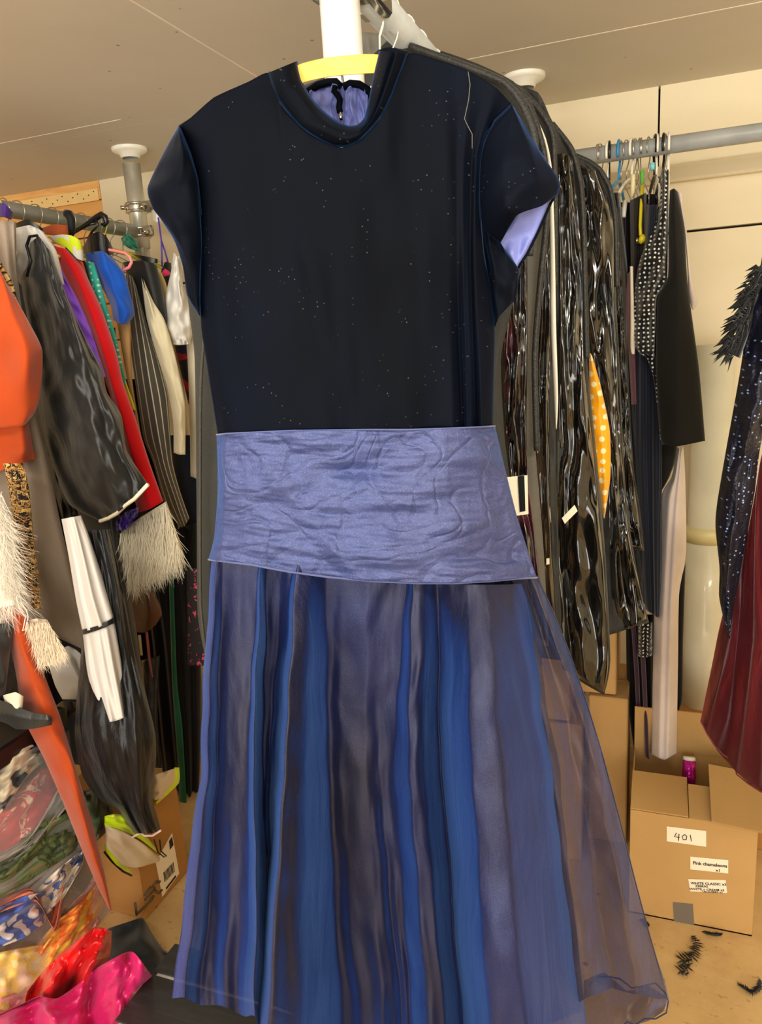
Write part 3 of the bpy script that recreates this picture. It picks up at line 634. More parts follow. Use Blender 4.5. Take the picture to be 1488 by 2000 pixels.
tagbig=bpy.data.objects['paper_tag']
mb=MB(); vs=[at(x,y,PY(1.137)) for x,y in ((1011,930),(1024,929),(1026,998),(1015,1000))]; mb.add(vs,[(0,1,2,3)]); mb.build('dark_cord_strip',mt_black,tagbig,smooth=False)
# ================================================================ CLOTHES ON THE RAIL ALONG THE BACK WALL
def rh(proto,px,lab,mat=None,grp='',z=2.066,rz=PI/2+.0,dy=0):
    x=at(px,290,PY(RY)).x; return hang(proto,x,RY+dy,z,rz,lab,grp,mat)
rh(H_white,1187,'white coat hanger left of the blue one on the back rail',None,rz=1.5)
rh(H_white,1209,'bright blue plastic coat hanger on the back rail',mt_blue,rz=1.5)
rh(H_white,1234,'thick white plastic coat hanger with drooping arm, middle of the back rail',None,rz=1.42)
rh(H_white,1283,'white plastic coat hanger behind the black clip hanger on the back rail',None,rz=1.62)
rh(H_white,1306,'white plastic coat hanger furthest right on the back rail',None,rz=1.57)
rh(H_white,1190,'black coat hanger with thin dark hook, leftmost black one on the back rail',mt_black,rz=1.65)
rh(H_white,1279,'black coat hanger carrying a small turquoise size ring on the back rail',mt_black,rz=1.7)
rh(H_white,1296,'black coat hanger just left of the polka dot dress neck on the back rail',mt_black,rz=1.5)
for px in (1166,1173,1224,1241,1248,1252,1267,1300,1213): rh(H_wire,px,'thin silver wire coat hanger on the back rail','',rz=1.57+rn.uniform(-.3,.3),grp='wire hangers on the back rail') if False else hang(H_wire,at(px,290,PY(RY)).x,RY,2.066,1.57+rn.uniform(-.3,.3),'thin silver wire coat hanger on the back rail','wire hangers on the back rail')
MB().tube([at(1274,y,PY(2.28)) for y in (318,332)],.006,10).build('size_ring',plain('turquoise',(120,205,215),.4),None,label='small turquoise size ring on a black hanger hook on the back rail',cat='size ring')
pg=thing('clothes_peg','pale wooden peg clip hanging on the back rail beside the white hanger','clip')
MB().sheet([T((1232,340),(1231,370),(1230,394)),T((1241,340),(1240,370),(1239,394))],PY(2.16),nr=6,nc=4,th=.008,bulge=.004).build('peg_body',plain('pale_plastic',(226,212,160),.5),pg)
tt=thing('plastic_tag_hanger','green and yellow plastic hanger stem with round yellow end on the back rail','hanger')
MB().sheet([T((1249,333),(1250,345),(1251,362)),T((1257,333),(1257,345),(1256,362))],PY(2.14),nr=6,nc=4,th=.006,bulge=.004).build('green_clip',mt_green,tt)
MB().tube([at(1254,362,PY(2.14)),at(1252,400,PY(2.12)),at(1250,440,PY(2.10)),at(1251,460,PY(2.09))],.004,8).build('yellow_stem',mt_yel,tt)
MB().tube([at(1248,466,PY(2.09)),at(1254,467,PY(2.09)),at(1261,468,PY(2.09))],[.009,.013,.005],10).build('yellow_knob',mt_yel,tt)
MB().tube([at(1242,470,PY(2.1)),at(1246,470,PY(2.1))],.008,12).build('metal_ferrule',mt_chrome,tt)
MB().tube([at(1221,392,PY(2.18)),at(1219,410,PY(2.17)),at(1218,424,PY(2.16))],[.006,.006,.005],8).build('hanger_arm',mt_white,None,label='white drooping end of a plastic hanger over the dark clothes on the back rail',cat='hanger arm')
k_=dict(nr=60,nc=20,th=.04,bulge=.03,edge=.1)
dk=fab('black_cloth',(20,20,22),.75,.2); nv=fab('navy_cloth',(22,27,42),.75,.3); 
garment('dark_trousers','shiny black trousers hanging just right of the glossy garment bags','trousers',[T((1186,376),(1192,520),(1200,800),(1215,1000),(1240,1180)),T((1210,376),(1225,520),(1232,700),(1246,900),(1262,1180))],2.13,fab('black_satin',(22,22,24),.35,.2,.5,wr=.4),folds=(2,.012,0),**k_)
garment('black_trousers','black trousers hanging below the white hanger on the back rail','trousers',[T((1212,395),(1210,600),(1225,800),(1240,1000),(1246,1260)),T((1236,395),(1240,500),(1246,700),(1250,1000),(1262,1260))],2.23,dk,folds=(2,.01,0),**k_)
garment('brown_trousers','dark brown trousers hanging behind the yellow stemmed hanger','trousers',[T((1230,392),(1232,520),(1236,640)),T((1262,376),(1264,470),(1262,600))],2.16,fab('dark_brown',(36,30,26),.6,.2),folds=(2,.01,0),nr=30,nc=14,th=.08,bulge=.04)
garment('black_blouse','black top hanging between the yellow stemmed hanger and the dotted dress','top',[T((1256,380),(1252,520),(1250,700)),T((1292,378),(1296,450),(1290,600))],2.24,dk,nr=30,nc=14,th=.08,bulge=.03)
garment('charcoal_jacket','dark slate jacket just behind the dotted dress shoulder','jacket',[T((1264,400),(1260,470),(1255,520)),T((1284,400),(1282,470),(1270,520))],2.08,fab('slate_cloth',(36,40,52),.6),folds=(2,.006,0),nr=20,nc=10,th=.04,bulge=.02)
MB().sheet([T((1225,536),(1222,600),(1228,700),(1233,790)),T((1238,520),(1236,600),(1240,700),(1243,790))],PY(2.04),nr=40,nc=8,th=.02,bulge=.01,folds=(1,.006,0)).build('maroon_scarf',fab('maroon_satin',(92,34,56),.4,.3,.4),None,label='thin maroon fabric strip hanging left of the dotted dress',cat='scarf')
MB().sheet([T((1230,520),(1231,600),(1231,680),(1234,692)),T((1236,520),(1238,600),(1240,680),(1239,692))],PY(2.02),nr=24,nc=5,th=.006,bulge=.003).build('white_strap',fab('white_tape',(222,208,180),.6),None,label='narrow white strap hanging along the dotted dress',cat='strap')
garment('navy_skirt','long navy skirt hanging beneath the black and white dotted dress','skirt',[T((1240,600),(1240,720),(1240,900),(1252,1060),(1260,1190)),T((1275,600),(1284,720),(1286,900),(1284,1060),(1284,1206)),T((1290,600),(1292,840),(1293,960),(1292,1100),(1287,1204))],2.12,nv,folds=(3,.012,0),nr=60,nc=24,th=.08,bulge=.03)
dotm=fab('dotted_cloth',(16,16,16),.7,.2,dots=((225,220,205),92,.2,.3,0))
DT=thing('dotted_dress','black dress with small white polka dots hanging on the back rail','dress')
garment('x',None,None,[T((1291,331),(1288,400),(1276,450),(1262,475),(1246,520),(1238,580),(1235,661),(1248,690),(1262,697)),T((1298,331,.02),(1296,420,.02),(1280,520,.02),(1264,600,.03),(1258,690,.0)),T((1306,331),(1305,413),(1304,500),(1302,548),(1282,580),(1280,640),(1277,700))],2.04,dotm,parent=DT,part='bodice',nr=60,nc=30,th=.08,bulge=.04,wr=[(.02,4,7)],seed=61)
garment('x',None,None,[T((1262,697),(1274,730),(1283,790),(1289,862)),T((1279,690),(1283,740),(1288,790),(1292,862))],2.05,dotm,parent=DT,part='side_drape',nr=24,nc=8,th=.03,bulge=.01)
garment('x',None,None,[T((1245,1215),(1246,1282)),T((1262,1215,.02),(1262,1284,.02)),T((1274,1215),(1274,1280))],2.16,dotm,parent=DT,part='lower_hem',nr=14,nc=16,th=.06,bulge=.03,folds=(2,.01,0))
BJ=thing('black_jacket','plain black long sleeved jacket, right-most garment on the back rail','jacket')
bjm=fab('matte_black_cloth',(30,29,25),.9,.12,.15,var=.05)
garment('x',None,None,[T((1308,372),(1305,450),(1304,540),(1284,585),(1281,720),(1290,860),(1300,868)),T((1316,368,.01),(1325,600,.02),(1322,800,.02),(1322,872,.01)),T((1323,374),(1336,441),(1343,555),(1365,720),(1377,861))],2.02,bjm,parent=BJ,part='sleeve',nr=60,nc=24,th=.05,bulge=.02)
garment('x',None,None,[T((1283,600),(1290,800),(1291,960)),T((1305,600),(1312,820),(1300,945)),T((1318,600),(1322,872),(1308,930))],2.10,bjm,parent=BJ,part='body',nr=40,nc=12,th=.04,bulge=.02)
WB=thing('pink_cream_gown','long pale pink gown hanging below the black jacket on the back rail','gown')
pk=fab('pale_pink_satin',(218,204,196),.55,.3,.35)
garment('x',None,None,[T((1322,872),(1312,930),(1292,968),(1284,1100),(1277,1211),(1275,1300),(1272,1473)),T((1330,880,.02),(1318,1000,.04),(1306,1200,.045),(1297,1484,.04)),T((1334,870),(1338,930),(1340,1076),(1326,1161),(1324,1300),(1321,1471)) ],2.16,pk,parent=WB,part='skirt',nr=70,nc=26,th=.05,bulge=.02,folds=(2,.006,0))
garment('x',None,None,[T((1322,374),(1328,400),(1336,450),(1342,520),(1344,570),(1350,602)),T((1333,376),(1334,410),(1341,450),(1350,540),(1363,590),(1353,606))],2.2,pk,parent=WB,part='sleeve',nr=40,nc=8,th=.03,bulge=.01)
garment('black_coat','black coat edge showing right of the pink gown','coat',[T((1322,1160),(1322,1250),(1322,1386)),T((1339,1100),(1334,1250),(1333,1360),(1326,1388))],2.24,dk,nr=40,nc=8,th=.03,bulge=.01)
MP=thing('maroon_trousers','dark plum narrow trousers hanging to just above the open box','trousers')
pl_=fab('plum_cloth',(62,34,54),.6,.3)
for s,(a,b,c,d) in enumerate(((1232,1240,1248,1478),(1246,1254,1262,1484))):
    garment('x',None,None,[T((a,1215),(b-1,1320),(c-2,d-8)),T((a+9,1215),(b+8,1320),(c+6,d))],2.2-s*.03,pl_,parent=MP,part='trouser_leg',nr=30,nc=8,th=.02,bulge=.012)
garment('long_black_dress','black long dress reaching lowest behind the plum trousers','dress',[T((1222,1200),(1225,1360),(1242,1490),(1250,1510)),T((1250,1200),(1256,1360),(1262,1500),(1270,1530)),T((1280,1200),(1278,1360),(1278,1500),(1278,1528))],2.30,dk,folds=(3,.01,0),nr=50,nc=18,th=.03,bulge=.02)
# pale wrapped roll beside the wall
rx=at(1375,1250,PY(2.52)).x
RL=thing('wrapped_roll','tall pale cream wrapped roll with a tape band leaning upright at the back wall','roll')
zj=at(1375,1055,PY(2.46)).z
rp=[(rx,2.54,.02),(rx,2.54,.4),(rx,2.54,zj-.01)]
MB().tube([(rx,2.54,0.0),(rx,2.54,.5),(rx,2.54,zj-.012),(rx,2.54,zj-.01),(rx,2.54,zj+.6)],[.07,.07,.07,.062,.058],32).build('sheet_roll',plain('pale_polythene',(224,218,190),.35,coat=.3),RL)
MB().tube([(rx,2.54,zj-.02),(rx,2.54,zj+.03)],.0725,32).build('tape_band',plain('yellowed_tape',(222,208,150),.4),RL)
# ================================================================ SEQUIN DRESS at the right
def sequin():
    m,t,P,N,L=nt('navy_sequins'); v=N.new('ShaderNodeTexVoronoi'); v.voronoi_dimensions='2D'; v.inputs['Scale'].default_value=170; L.new(mapco(N,L,(1,1,1),'Object',(-PI/2,0,0)),v.inputs[0])
    P.inputs['Base Color'].default_value=rgb((16,18,38)); P.inputs['Roughness'].default_value=.5; P.inputs['Metallic'].default_value=.2
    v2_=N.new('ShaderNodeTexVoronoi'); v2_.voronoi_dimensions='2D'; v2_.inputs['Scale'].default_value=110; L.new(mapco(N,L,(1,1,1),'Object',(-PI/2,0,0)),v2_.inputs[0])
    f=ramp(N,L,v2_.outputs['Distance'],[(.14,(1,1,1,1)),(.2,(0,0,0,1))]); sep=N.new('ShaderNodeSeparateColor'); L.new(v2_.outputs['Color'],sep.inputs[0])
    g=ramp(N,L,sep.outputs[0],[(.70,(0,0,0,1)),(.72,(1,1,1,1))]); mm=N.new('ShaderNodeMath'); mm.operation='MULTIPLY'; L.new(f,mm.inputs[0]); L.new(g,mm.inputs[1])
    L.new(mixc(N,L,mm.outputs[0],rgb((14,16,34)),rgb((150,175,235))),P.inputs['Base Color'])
    bumpn(N,L,P,v.outputs['Distance'],.5,.003); return m
SD=thing('sequin_gown','navy sequinned gown with dark red skirt and black feather cuff at the right edge','gown')
MB().sheet([T((1545,330),(1500,440),(1482,535),(1464,600),(1446,720),(1432,800),(1418,877),(1400,984),(1397,1030),(1405,1110),(1404,1165),(1414,1215),(1420,1245)),T((1580,330,.04),(1530,600,.05),(1470,800,.04),(1440,950,.05),(1425,1080,.04),(1418,1180,.02),(1423,1247)),T((1700,340),(1640,500),(1560,700),(1490,850),(1473,966),(1454,1073),(1434,1179),(1425,1248))],PY(1.60),nr=90,nc=36,th=.05,bulge=.03,wr=[(.012,3,16),(.006,8,34)],seed=71).build('bodice',sequin(),SD)
rsk=fab('dark_red_chiffon',(54,10,18),.42,.5,.4,wr=.3,sheentint=(230,90,90))
MB().sheet([T((1424,1150),(1404,1229),(1390,1300),(1368,1407)),T((1440,1100,.02),(1420,1250,.03),(1400,1350,.03),(1378,1425,.03)),T((1460,1040,-.01),(1440,1250),(1420,1400),(1400,1465)),T((1475,960,.02),(1470,1250,.04),(1455,1400,.04),(1440,1510,.04)),T((1490,880,.0),(1500,1250,-.01),(1490,1400,0),(1484,1545,0)),T((1530,880,.02),(1560,1250,.05),(1570,1560,.05)),T((1600,880),(1690,1250),(1720,1560))],PY(1.64),nr=70,nc=70,th=.06,bulge=.02,wr=[(.008,8,4)],seed=72).build('skirt',rsk,SD)
MB().tube([at(x,y,PY(1.60)) for x,y in ((1368,1408),(1380,1432),(1395,1456),(1412,1474),(1434,1488),(1438,1512),(1460,1530),(1484,1546),(1520,1556))],.0016,5).build('skirt_hem',fab('red_hem',(104,30,38),.5,.2),SD)
fb=MB(); r_=random.Random(8)
for i in range(170):
    t=r_.random(); cx=1484-66*t; cy=530+160*t+r_.uniform(-14,14); L_=r_.uniform(26,48); a=math.radians(r_.uniform(95,190)) 
    p0=at(cx+12,cy,PY(1.585),r_.uniform(0,.03)); p1=at(cx+12+L_*math.cos(a),cy+L_*math.sin(a)*.8,PY(1.585),r_.uniform(0,.04)); md=(p0+p1)/2+Vector((0,0,.01))
    d=(p1-p0); sd=d.cross(HF).normalized()*r_.uniform(.002,.0055)
    fb.add([p0,md-sd,p1,md+sd,md-HF*.003],[(0,1,4),(1,2,4),(2,3,4),(3,0,4)])
fb.sheet([T((1480,520),(1460,600),(1440,650),(1425,690)),T((1500,520),(1490,600),(1465,650),(1445,700))],PY(1.59),nr=14,nc=8,th=.02,bulge=.02)
fb.build('feather_cuff',fab('black_feathers',(14,14,14),.6,.4),SD,smooth=False)
# ================================================================ CARDBOARD BOXES
def carton(name,label,x0,x1,y0,y1,z0,z1,mat,rz=0,group=None):
    t=thing(name,label,'cardboard box',group,loc=((x0+x1)/2,(y0+y1)/2,z0))
    hx,hy,h=(x1-x0)/2,(y1-y0)/2,z1-z0; t.rotation_euler.z=rz
    MB().box(-hx,hx,-hy,hy,0,h,bev=.004).build('body',mat,t,smooth=False); return t,hx,hy,h
# box 401 with open flaps
z1=.325; bx0,bx1=at(1228,1780,PY(1.87)).x,at(1468,1830,PY(1.87)).x
t=thing('open_cardboard_box','open cardboard box on the floor with a handwritten 401 label','cardboard box',loc=((bx0+bx1)/2,2.03,0))
hx=(bx1-bx0)/2; hy=.16; wl=.004
b=MB()
b.box(-hx,hx,-hy,-hy+wl,0,z1).box(-hx,hx,hy-wl,hy,0,z1).box(-hx,-hx+wl,-hy+wl,hy-wl,0,z1).box(hx-wl,hx,-hy+wl,hy-wl,0,z1).box(-hx,hx,-hy,hy,0,.004)
b.build('walls',mt_card,t,smooth=False)
def flap(x0,x1,l,piv,rx_,ry_,name='flap'):
    m=Matrix.Translation(piv)@Matrix.Rotation(rx_,4,'X')@Matrix.Rotation(ry_,4,'Y')
    MB().box(x0,x1,0,l,-.002,.002,m).build(name,mt_card,t,smooth=False)
flap(-hx,-.01,.16,(0,-hy,z1+.004),.10,0); flap(.045,hx+.025,.19,(0,-hy-.012,z1+.012),.30,.10)
m_=Matrix.Translation((0,-hy+.001,z1))@Matrix.Rotation(.22,4,'X'); MB().box(-.008,.046,0,.12,-.002,.002,m_).build('flap',mt_card,t,smooth=False)
flap(-hx,hx,.16,(0,hy,z1),PI/2+.2,0)
def sticker(px,name,label,ypl=1.87,off=.0012,mat=mt_paper,par=None):
    mb=MB(); mb.add([at(x,y,PY(ypl),o) for o in (.0003,off) for x,y in px],[(0,1,2,3),(4,7,6,5),(0,4,5,1),(1,5,6,2),(2,6,7,3),(3,7,4,0)])
    o=mb.build(name,mat,None,smooth=False); o.parent=par or t; o.matrix_parent_inverse=Matrix.Translation(-Vector(t.location)); 
    if label:o['label']=label
    return o
sticker([(1302,1614),(1379,1623),(1379,1654),(1302,1643)],'number_label','white label with 401 in pen')
sticker([(1348,1673),(1422,1680),(1422,1706),(1348,1698)],'handwritten_label','white label with two short lines of handwriting')
sticker([(1344,1717),(1417,1719),(1420,1744),(1348,1741)],'handwritten_label','white label crowded with four lines of handwriting')
sticker([(1314,1762),(1353,1766),(1356,1811),(1316,1802)],'grey_tape_patch','grey tape patch over the bottom edge',mat=mt_tape)
sticker([(1344,1817),(1366,1820),(1366,1823),(1344,1820)],'clear_tape',None,mat=plain('glossy_tape',(238,218,160),.15))
def strokes(lines,r,par,name,pl=PY(1.87),off=.0022,base=None):
    mb=MB()
    for ln in lines: mb.tube([at(x,y,pl,off) for x,y in ln],r,5)
    o=mb.build(name,mt_ink,None); o.parent=par; o.matrix_parent_inverse=Matrix.Translation(-(base or Vector(t.location))); return o
strokes([[(1321,1627),(1317,1634),(1327,1636)],[(1326,1629),(1325,1642)],[(1337,1630),(1332,1634),(1334,1640),(1340,1640),(1341,1633),(1337,1630)],[(1348,1631),(1350,1643)]],.0011,t,'written_number')
def text(s,px,h,ang_dx,par,name,Yp=1.87,sx=1.0):
    c=bpy.data.curves.new('t','FONT'); c.body=s; c.size=1; c.offset=.03; c.resolution_u=2; o=bpy.data.objects.new('t',c); COL.objects.link(o)
    bpy.context.view_layer.update(); dg=bpy.context.evaluated_depsgraph_get(); me=bpy.data.meshes.new_from_object(o.evaluated_get(dg)); bpy.data.objects.remove(o)
    p0=at(px[0],px[1],PY(Yp),.0018); p1=at(px[0]+100,px[1]+100*ang_dx,PY(Yp),.0018); ex=(p1-p0).normalized(); ez=Vector((0,-1,0)).cross(ex)
    ez=ex.cross(Vector((0,-1,0))) if ez.z<0 else ez
    k=h*.0142/10
    for v in me.vertices: v.co=p0+ex*v.co.x*k*sx+ez*v.co.y*k
    me.materials.append(mt_ink); q=bpy.data.objects.new(name,me); COL.objects.link(q); q.parent=par; q.matrix_parent_inverse=Matrix.Translation(-Vector(t.location)); return q
text('Pink chameleons',(1353,1688),9.5,.10,t,'writing',sx=.92); text('x1',(1398,1702),8,.1,t,'writing')
text('WHITE CLASSIC x3',(1349,1727),7,.04,t,'writing',sx=1.05); text('ZEBRAS',(1358,1732.5),6.5,.04,t,'writing'); text('WHITE + CREAM x3',(1347,1738),6,.04,t,'writing',sx=1.15); text('TROUSERS x1',(1371,1743),5.5,.04,t,'writing',sx=1.1)
box401=t
# magenta foil item stuck between the flaps
mf=thing('foil_bottle','small magenta foil wrapped tube with white cap between the box flaps','bottle')
p0=at(1345,1532,PY(2.12)); p1=at(1346,1478,PY(2.15))
MB().tube([p0,p0.lerp(p1,.3),p0.lerp(p1,.6),p0.lerp(p1,.88)],[.018,.0195,.018,.018],20).build('foil_sleeve',fab('magenta_foil',(196,24,150),.25,0,.6,metal=.6,wr=.6,weave=0),mf)
MB().tube([p0.lerp(p1,.88),p1],[.0185,.017],20).build('cap',mt_white,mf)
# cartons behind the skirt on the right
xb1=at(1223,1641,PZ(0)).x
c1,_,_,_=carton('cardboard_box','tall plain cardboard carton standing on the floor left of the 401 box',xb1-.115,xb1,2.16,2.42,0,.50,mt_card,0)
c2,_,_,_=carton('cardboard_box','plain cardboard carton half hidden by the sheer skirt edge, left of the tall one',xb1-.32,xb1-.13,2.04,2.28,0,.46,mt_card,.05)
c3,_,_,_=carton('cardboard_box','upright cardboard carton stacked on top under the pointed plastic bag',xb1-.145,xb1-.035,2.17,2.42,.505,.78,mt_card,0)
c4,_,_,_=carton('cardboard_box','large cardboard carton stacked highest, behind the sheer skirt edge',xb1-.40,xb1-.16,2.05,2.29,.465,.72,mt_card,.0)
c5,_,_,_=carton('cardboard_box','cardboard box standing against the wall behind the 401 box',bx0+.10,bx0+.44,2.24,2.5,0,.33,mt_card2,0)
for cc,(a,b_) in ((c1,(-.0575,.0575)),(c3,(-.055,.055))):
    MB().box(a+.01,b_-.01,-.004,.004,(.50 if cc is c1 else .275)-.001,(.50 if cc is c1 else .275)+.0012).build('top_seam',mt_card2,cc,smooth=False)
# feathers and scraps on the floor
def feather(pts,label,grp=None,seed=1,wd=.012):
    r=random.Random(seed); mb=MB(); P=[at(x,y,PZ(0.004)) for x,y in pts]; N=26
    Q=resamp([(p.x,p.y) for p in P],N); 
    mb.tube([(q[0],q[1],.005) for q in Q],.0008,5)
    for i in range(N-1):
        a=Vector((Q[i][0],Q[i][1],.005)); b=Vector((Q[i+1][0],Q[i+1][1],.005)); d=(b-a).normalized(); n=Vector((-d.y,d.x,0))
        for s in (1,-1):
            for k in range(5):
                tip=a+d*.012+n*s*wd*r.uniform(.5,1.3)*math.sin(PI*(i+1)/N)**.5+Vector((0,0,r.uniform(.001,.010)))
                mb.add([a,a+d*.004,tip],[(0,1,2)])
    mb.build('fallen_feather',fab('black_feathers',(14,14,14),.6,.4),None,smooth=False,label=label,cat='feather',group=grp)
feather([(1350,1828),(1362,1848),(1352,1870),(1330,1876),(1344,1890),(1326,1898),(1342,1905)],'ragged black feather lying on the floor in front of the 401 box',seed=2,wd=.02)
feather([(1484,1912),(1482,1930),(1468,1940),(1444,1926)],'curved black feather on the floor at the right picture edge',seed=3,wd=.009)
feather([(1246,1797),(1254,1800),(1262,1808)],'small dark feather scrap at the left foot of the 401 box',seed=4,wd=.007)
feather([(1370,1820),(1384,1826),(1404,1828)],'small dark feather scrap under the right of the 401 box front',seed=5,wd=.006)
MB().tube([at(275,1851,PZ(.001)),at(275,1851,PZ(.003))],.008,14).build('floor_hole_cap',mt_black,None,label='small round black dot on the chipboard floor beside the left box',cat='floor cap')
# ================================================================ LEFT RAIL CLOTHES
sat=fab('black_coat_satin',(32,32,30),.40,.2,.45,weave=.2,wr=.25,wrs=10); satd=fab('deep_black_satin',(11,11,12),.36,.1,.35,wr=.4)
org=fab('rust_orange_cloth',(172,66,22),.8,.3,.2,var=.06)
OG=thing('orange_tunic','rust orange tunic with wide sleeve, nearest garment on the left rail','tunic')
kk=dict(nr=50,nc=26,th=.04,bulge=.03,edge=.08)
garment('x',None,None,[T((-120,480),(-160,700),(-150,830)),T((-60,480,.02),(-60,700,.04),(-40,838,.03)),T((-4,520,.01),(10,560,.02),(40,700,.04),(40,832,.02)),T((-2,530),(31,583),(56,628),(83,685),(78,775),(68,806),(50,829))],1.40,org,parent=OG,part='sleeve',wr=[(.012,4,4)],seed=81,**kk)
garment('x',None,None,[T((-120,760),(-120,930)),T((-30,760,.02),(-30,930,.02)),T((30,780,.02),(40,905,.02)),T((50,790),(60,850),(69,897))],1.44,org,parent=OG,part='body',wr=[(.01,4,4)],seed=82,**kk)
taup=fab('taupe_cloth',(134,120,104),.6,.2,.3,var=.08,wr=.2)
garment('taupe_coat','long taupe grey coat hanging behind the orange tunic with a pointed hem','coat',[T((-100,431),(-100,900),(-60,1225)),T((-30,431,.02),(20,900,.03),(50,1240,.02)),T((10,431,.01),(50,900,.03),(110,1245,.02)),T((31,433),(33,520),(42,600),(75,820),(97,915),(117,1015),(150,1162),(169,1272))],1.50,taup,wr=[(.012,3,8)],seed=83,**kk)
leo=patches('tiger_fur',[(20,14,10),(190,140,70),(26,18,12),(206,164,96),(24,18,14)],15,.8,(.8,.8,3.0))
tf=MB().sheet([T((6,905),(16,950),(30,1050),(52,1150),(66,1190)),T((44,905),(56,950),(66,1050),(74,1150),(80,1190))],PY(1.34),nr=40,nc=12,th=.02,bulge=.02,wr=[(.01,3,9)],seed=84)
fur(tf,[(12,910),(48,910),(80,1180),(58,1180)],PY(1.33),900,.018,seed=5,w=.0009)
tf.build('tiger_tail',leo,None,label='orange and black tiger striped furry tail hanging under the orange tunic',cat='costume tail')
garment('leopard_scarf','small piece of leopard print fur between the grey coat and orange tunic','scarf',[T((-20,505),(0,540),(20,590)),T((2,512),(24,550),(36,590),(40,604))],1.45,leo,nr=16,nc=8,th=.02,bulge=.01)
# white feathery costume at lower left
whf=fab('white_marabou',(236,228,212),.8,.6,var=.04)
wf=MB().sheet([T((-60,1010),(-60,1200)),T((-20,1000,.03),(-10,1190,.03)),T((4,1030),(22,1100),(38,1180))],PY(1.26),nr=24,nc=14,th=.03,bulge=.02,wr=[(.02,3,3)],seed=85)
fur(wf,[(-20,965),(20,1010),(44,1180),(0,1200)],PY(1.24),900,.055,(1,-.2,-.5),seed=7,w=.0006,curl=.5)
fur(wf,[(-10,960),(4,960),(30,1180),(0,1220)],PY(1.24),420,.05,(.3,-.2,-1),seed=8,w=.0006)
wf.build('feather_boa_costume',whf,None,label='white fluffy feather trimmed costume at the left edge below the orange tunic',cat='costume')
MB().tube([at(x,y,PY(1.22)) for x,y in ((32,1165),(38,1190),(50,1204),(46,1225),(44,1232),(49,1230),(55,1205),(52,1192),(40,1176))],.0012,5).build('elastic_loop',mt_white,None,label='thin white elastic loop dangling from the fluffy white costume',cat='cord')
cf=MB().sheet([T((44,1215),(60,1270),(72,1302)),T((70,1208,.02),(90,1260,.03),(98,1300,.02)),T((92,1210),(108,1240),(130,1272),(132,1284))],PY(1.31),nr=24,nc=18,th=.03,bulge=.02,wr=[(.015,4,4)],seed=86)
fur(cf,[(50,1215),(95,1215),(130,1275),(75,1295)],PY(1.27),1400,.028,(.5,-.2,-1),seed=9,w=.0009)
cf.build('fur_cuff',fab('cream_fur',(230,214,186),.85,.5),None,label='cream fur cuff hanging above the orange tail on the left',cat='cuff')
garment('orange_tail','long tapering rust orange tail hanging in front of the clear tubs','costume tail',[T((-10,1150),(28,1300),(45,1400),(85,1480),(120,1560),(160,1660),(190,1730),(213,1776)),T((10,1150,.015),(55,1300,.02),(90,1400,.02),(128,1500,.02),(160,1590,.02),(185,1680,.015),(203,1730,.01),(216,1778)),T((50,1190),(84,1310),(118,1400),(148,1500),(178,1600),(203,1700),(218,1778))],1.28,org,nr=70,nc=14,th=.03,bulge=.02,wr=[(.006,2,12)],seed=87)
# black pointed shoe with strap dangling
garment('black_stocking','dark grey legging hanging above the pointed black shoe at the left edge','legging',[T((-40,1220),(-40,1375)),T((-15,1220,.02),(-12,1372,.02)),T((26,1215),(18,1290),(8,1372))],1.24,fab('dark_lycra',(44,44,42),.6,.2),nr=24,nc=12,th=.03,bulge=.02,wr=[(.01,3,6)],seed=88)
SH=thing('pointed_shoe','black pointed costume shoe with cream top dangling over the clear tub lid','shoe')
garment('x',None,None,[T((-35,1360),(-40,1390),(-30,1400)),T((4,1368,.01),(2,1395,.02),(10,1412,.01)),T((28,1378,.01),(30,1400,.02),(32,1424,.01)),T((60,1390,.008),(62,1406,.014),(62,1424,.008)),T((92,1396,.004),(94,1406,.008),(92,1418,.004)),T((101,1399),(103,1407),(101,1416))],1.22,fab('shoe_vinyl',(34,35,33),.3,.1,.6,wr=.2),parent=SH,part='upper',nr=16,nc=40,th=.03,bulge=.015)
garment('x',None,None,[T((6,1358),(10,1376)),T((30,1352,.01),(32,1384,.01)),T((46,1360),(44,1382))],1.21,fab('cream_satin',(226,216,190),.5),parent=SH,part='cream_cuff',nr=10,nc=12,th=.01,bulge=.008)
# white collar blouse + black robe with bound neck
garment('grey_white_blouse','pale grey and white blouse collar under the black satin robe','blouse',[T((28,446),(26,500),(34,546)),T((58,440,.01),(60,500,.01),(46,560,.01)),T((84,452),(110,490),(126,556))],1.60,fab('white_grey_cotton',(206,202,196),.75),nr=24,nc=16,th=.02,bulge=.01,wr=[(.008,4,4)],seed=90)
BR=thing('black_satin_robe','black satin robe with gathered sleeve and white piped cuff on the left rail','robe')
garment('x',None,None,[T((58,475),(52,520),(40,545),(56,640),(75,800),(100,900),(135,985),(196,1018)),T((76,462,.02),(95,560,.03),(125,700,.05),(165,860,.05),(200,940,.04),(228,1002,.02)),T((92,484,.02),(135,600,.04),(175,720,.05),(215,850,.05),(240,920,.04),(262,975,.02)),T((98,488),(124,561),(161,648),(198,719),(209,767),(237,811),(248,880),(289,946))],1.58,sat,parent=BR,part='sleeve',nr=80,nc=40,th=.05,bulge=.03,wr=[(.014,5,5),(.005,10,18)],seed=91)
cf=MB().tube([at(x,y,PY(1.53)) for x,y in ((195,1018),(212,1012),(228,1003),(246,986),(262,975),(289,946))],.0052,6); cf.build('white_piping',fab('cream_piping',(238,226,196),.7),BR)
MB().tube([at(x,y,PY(1.545)) for x,y in ((52,540),(60,510),(52,480),(58,462),(72,460),(82,480),(84,520))],.004,6).build('neck_binding',satd,BR)
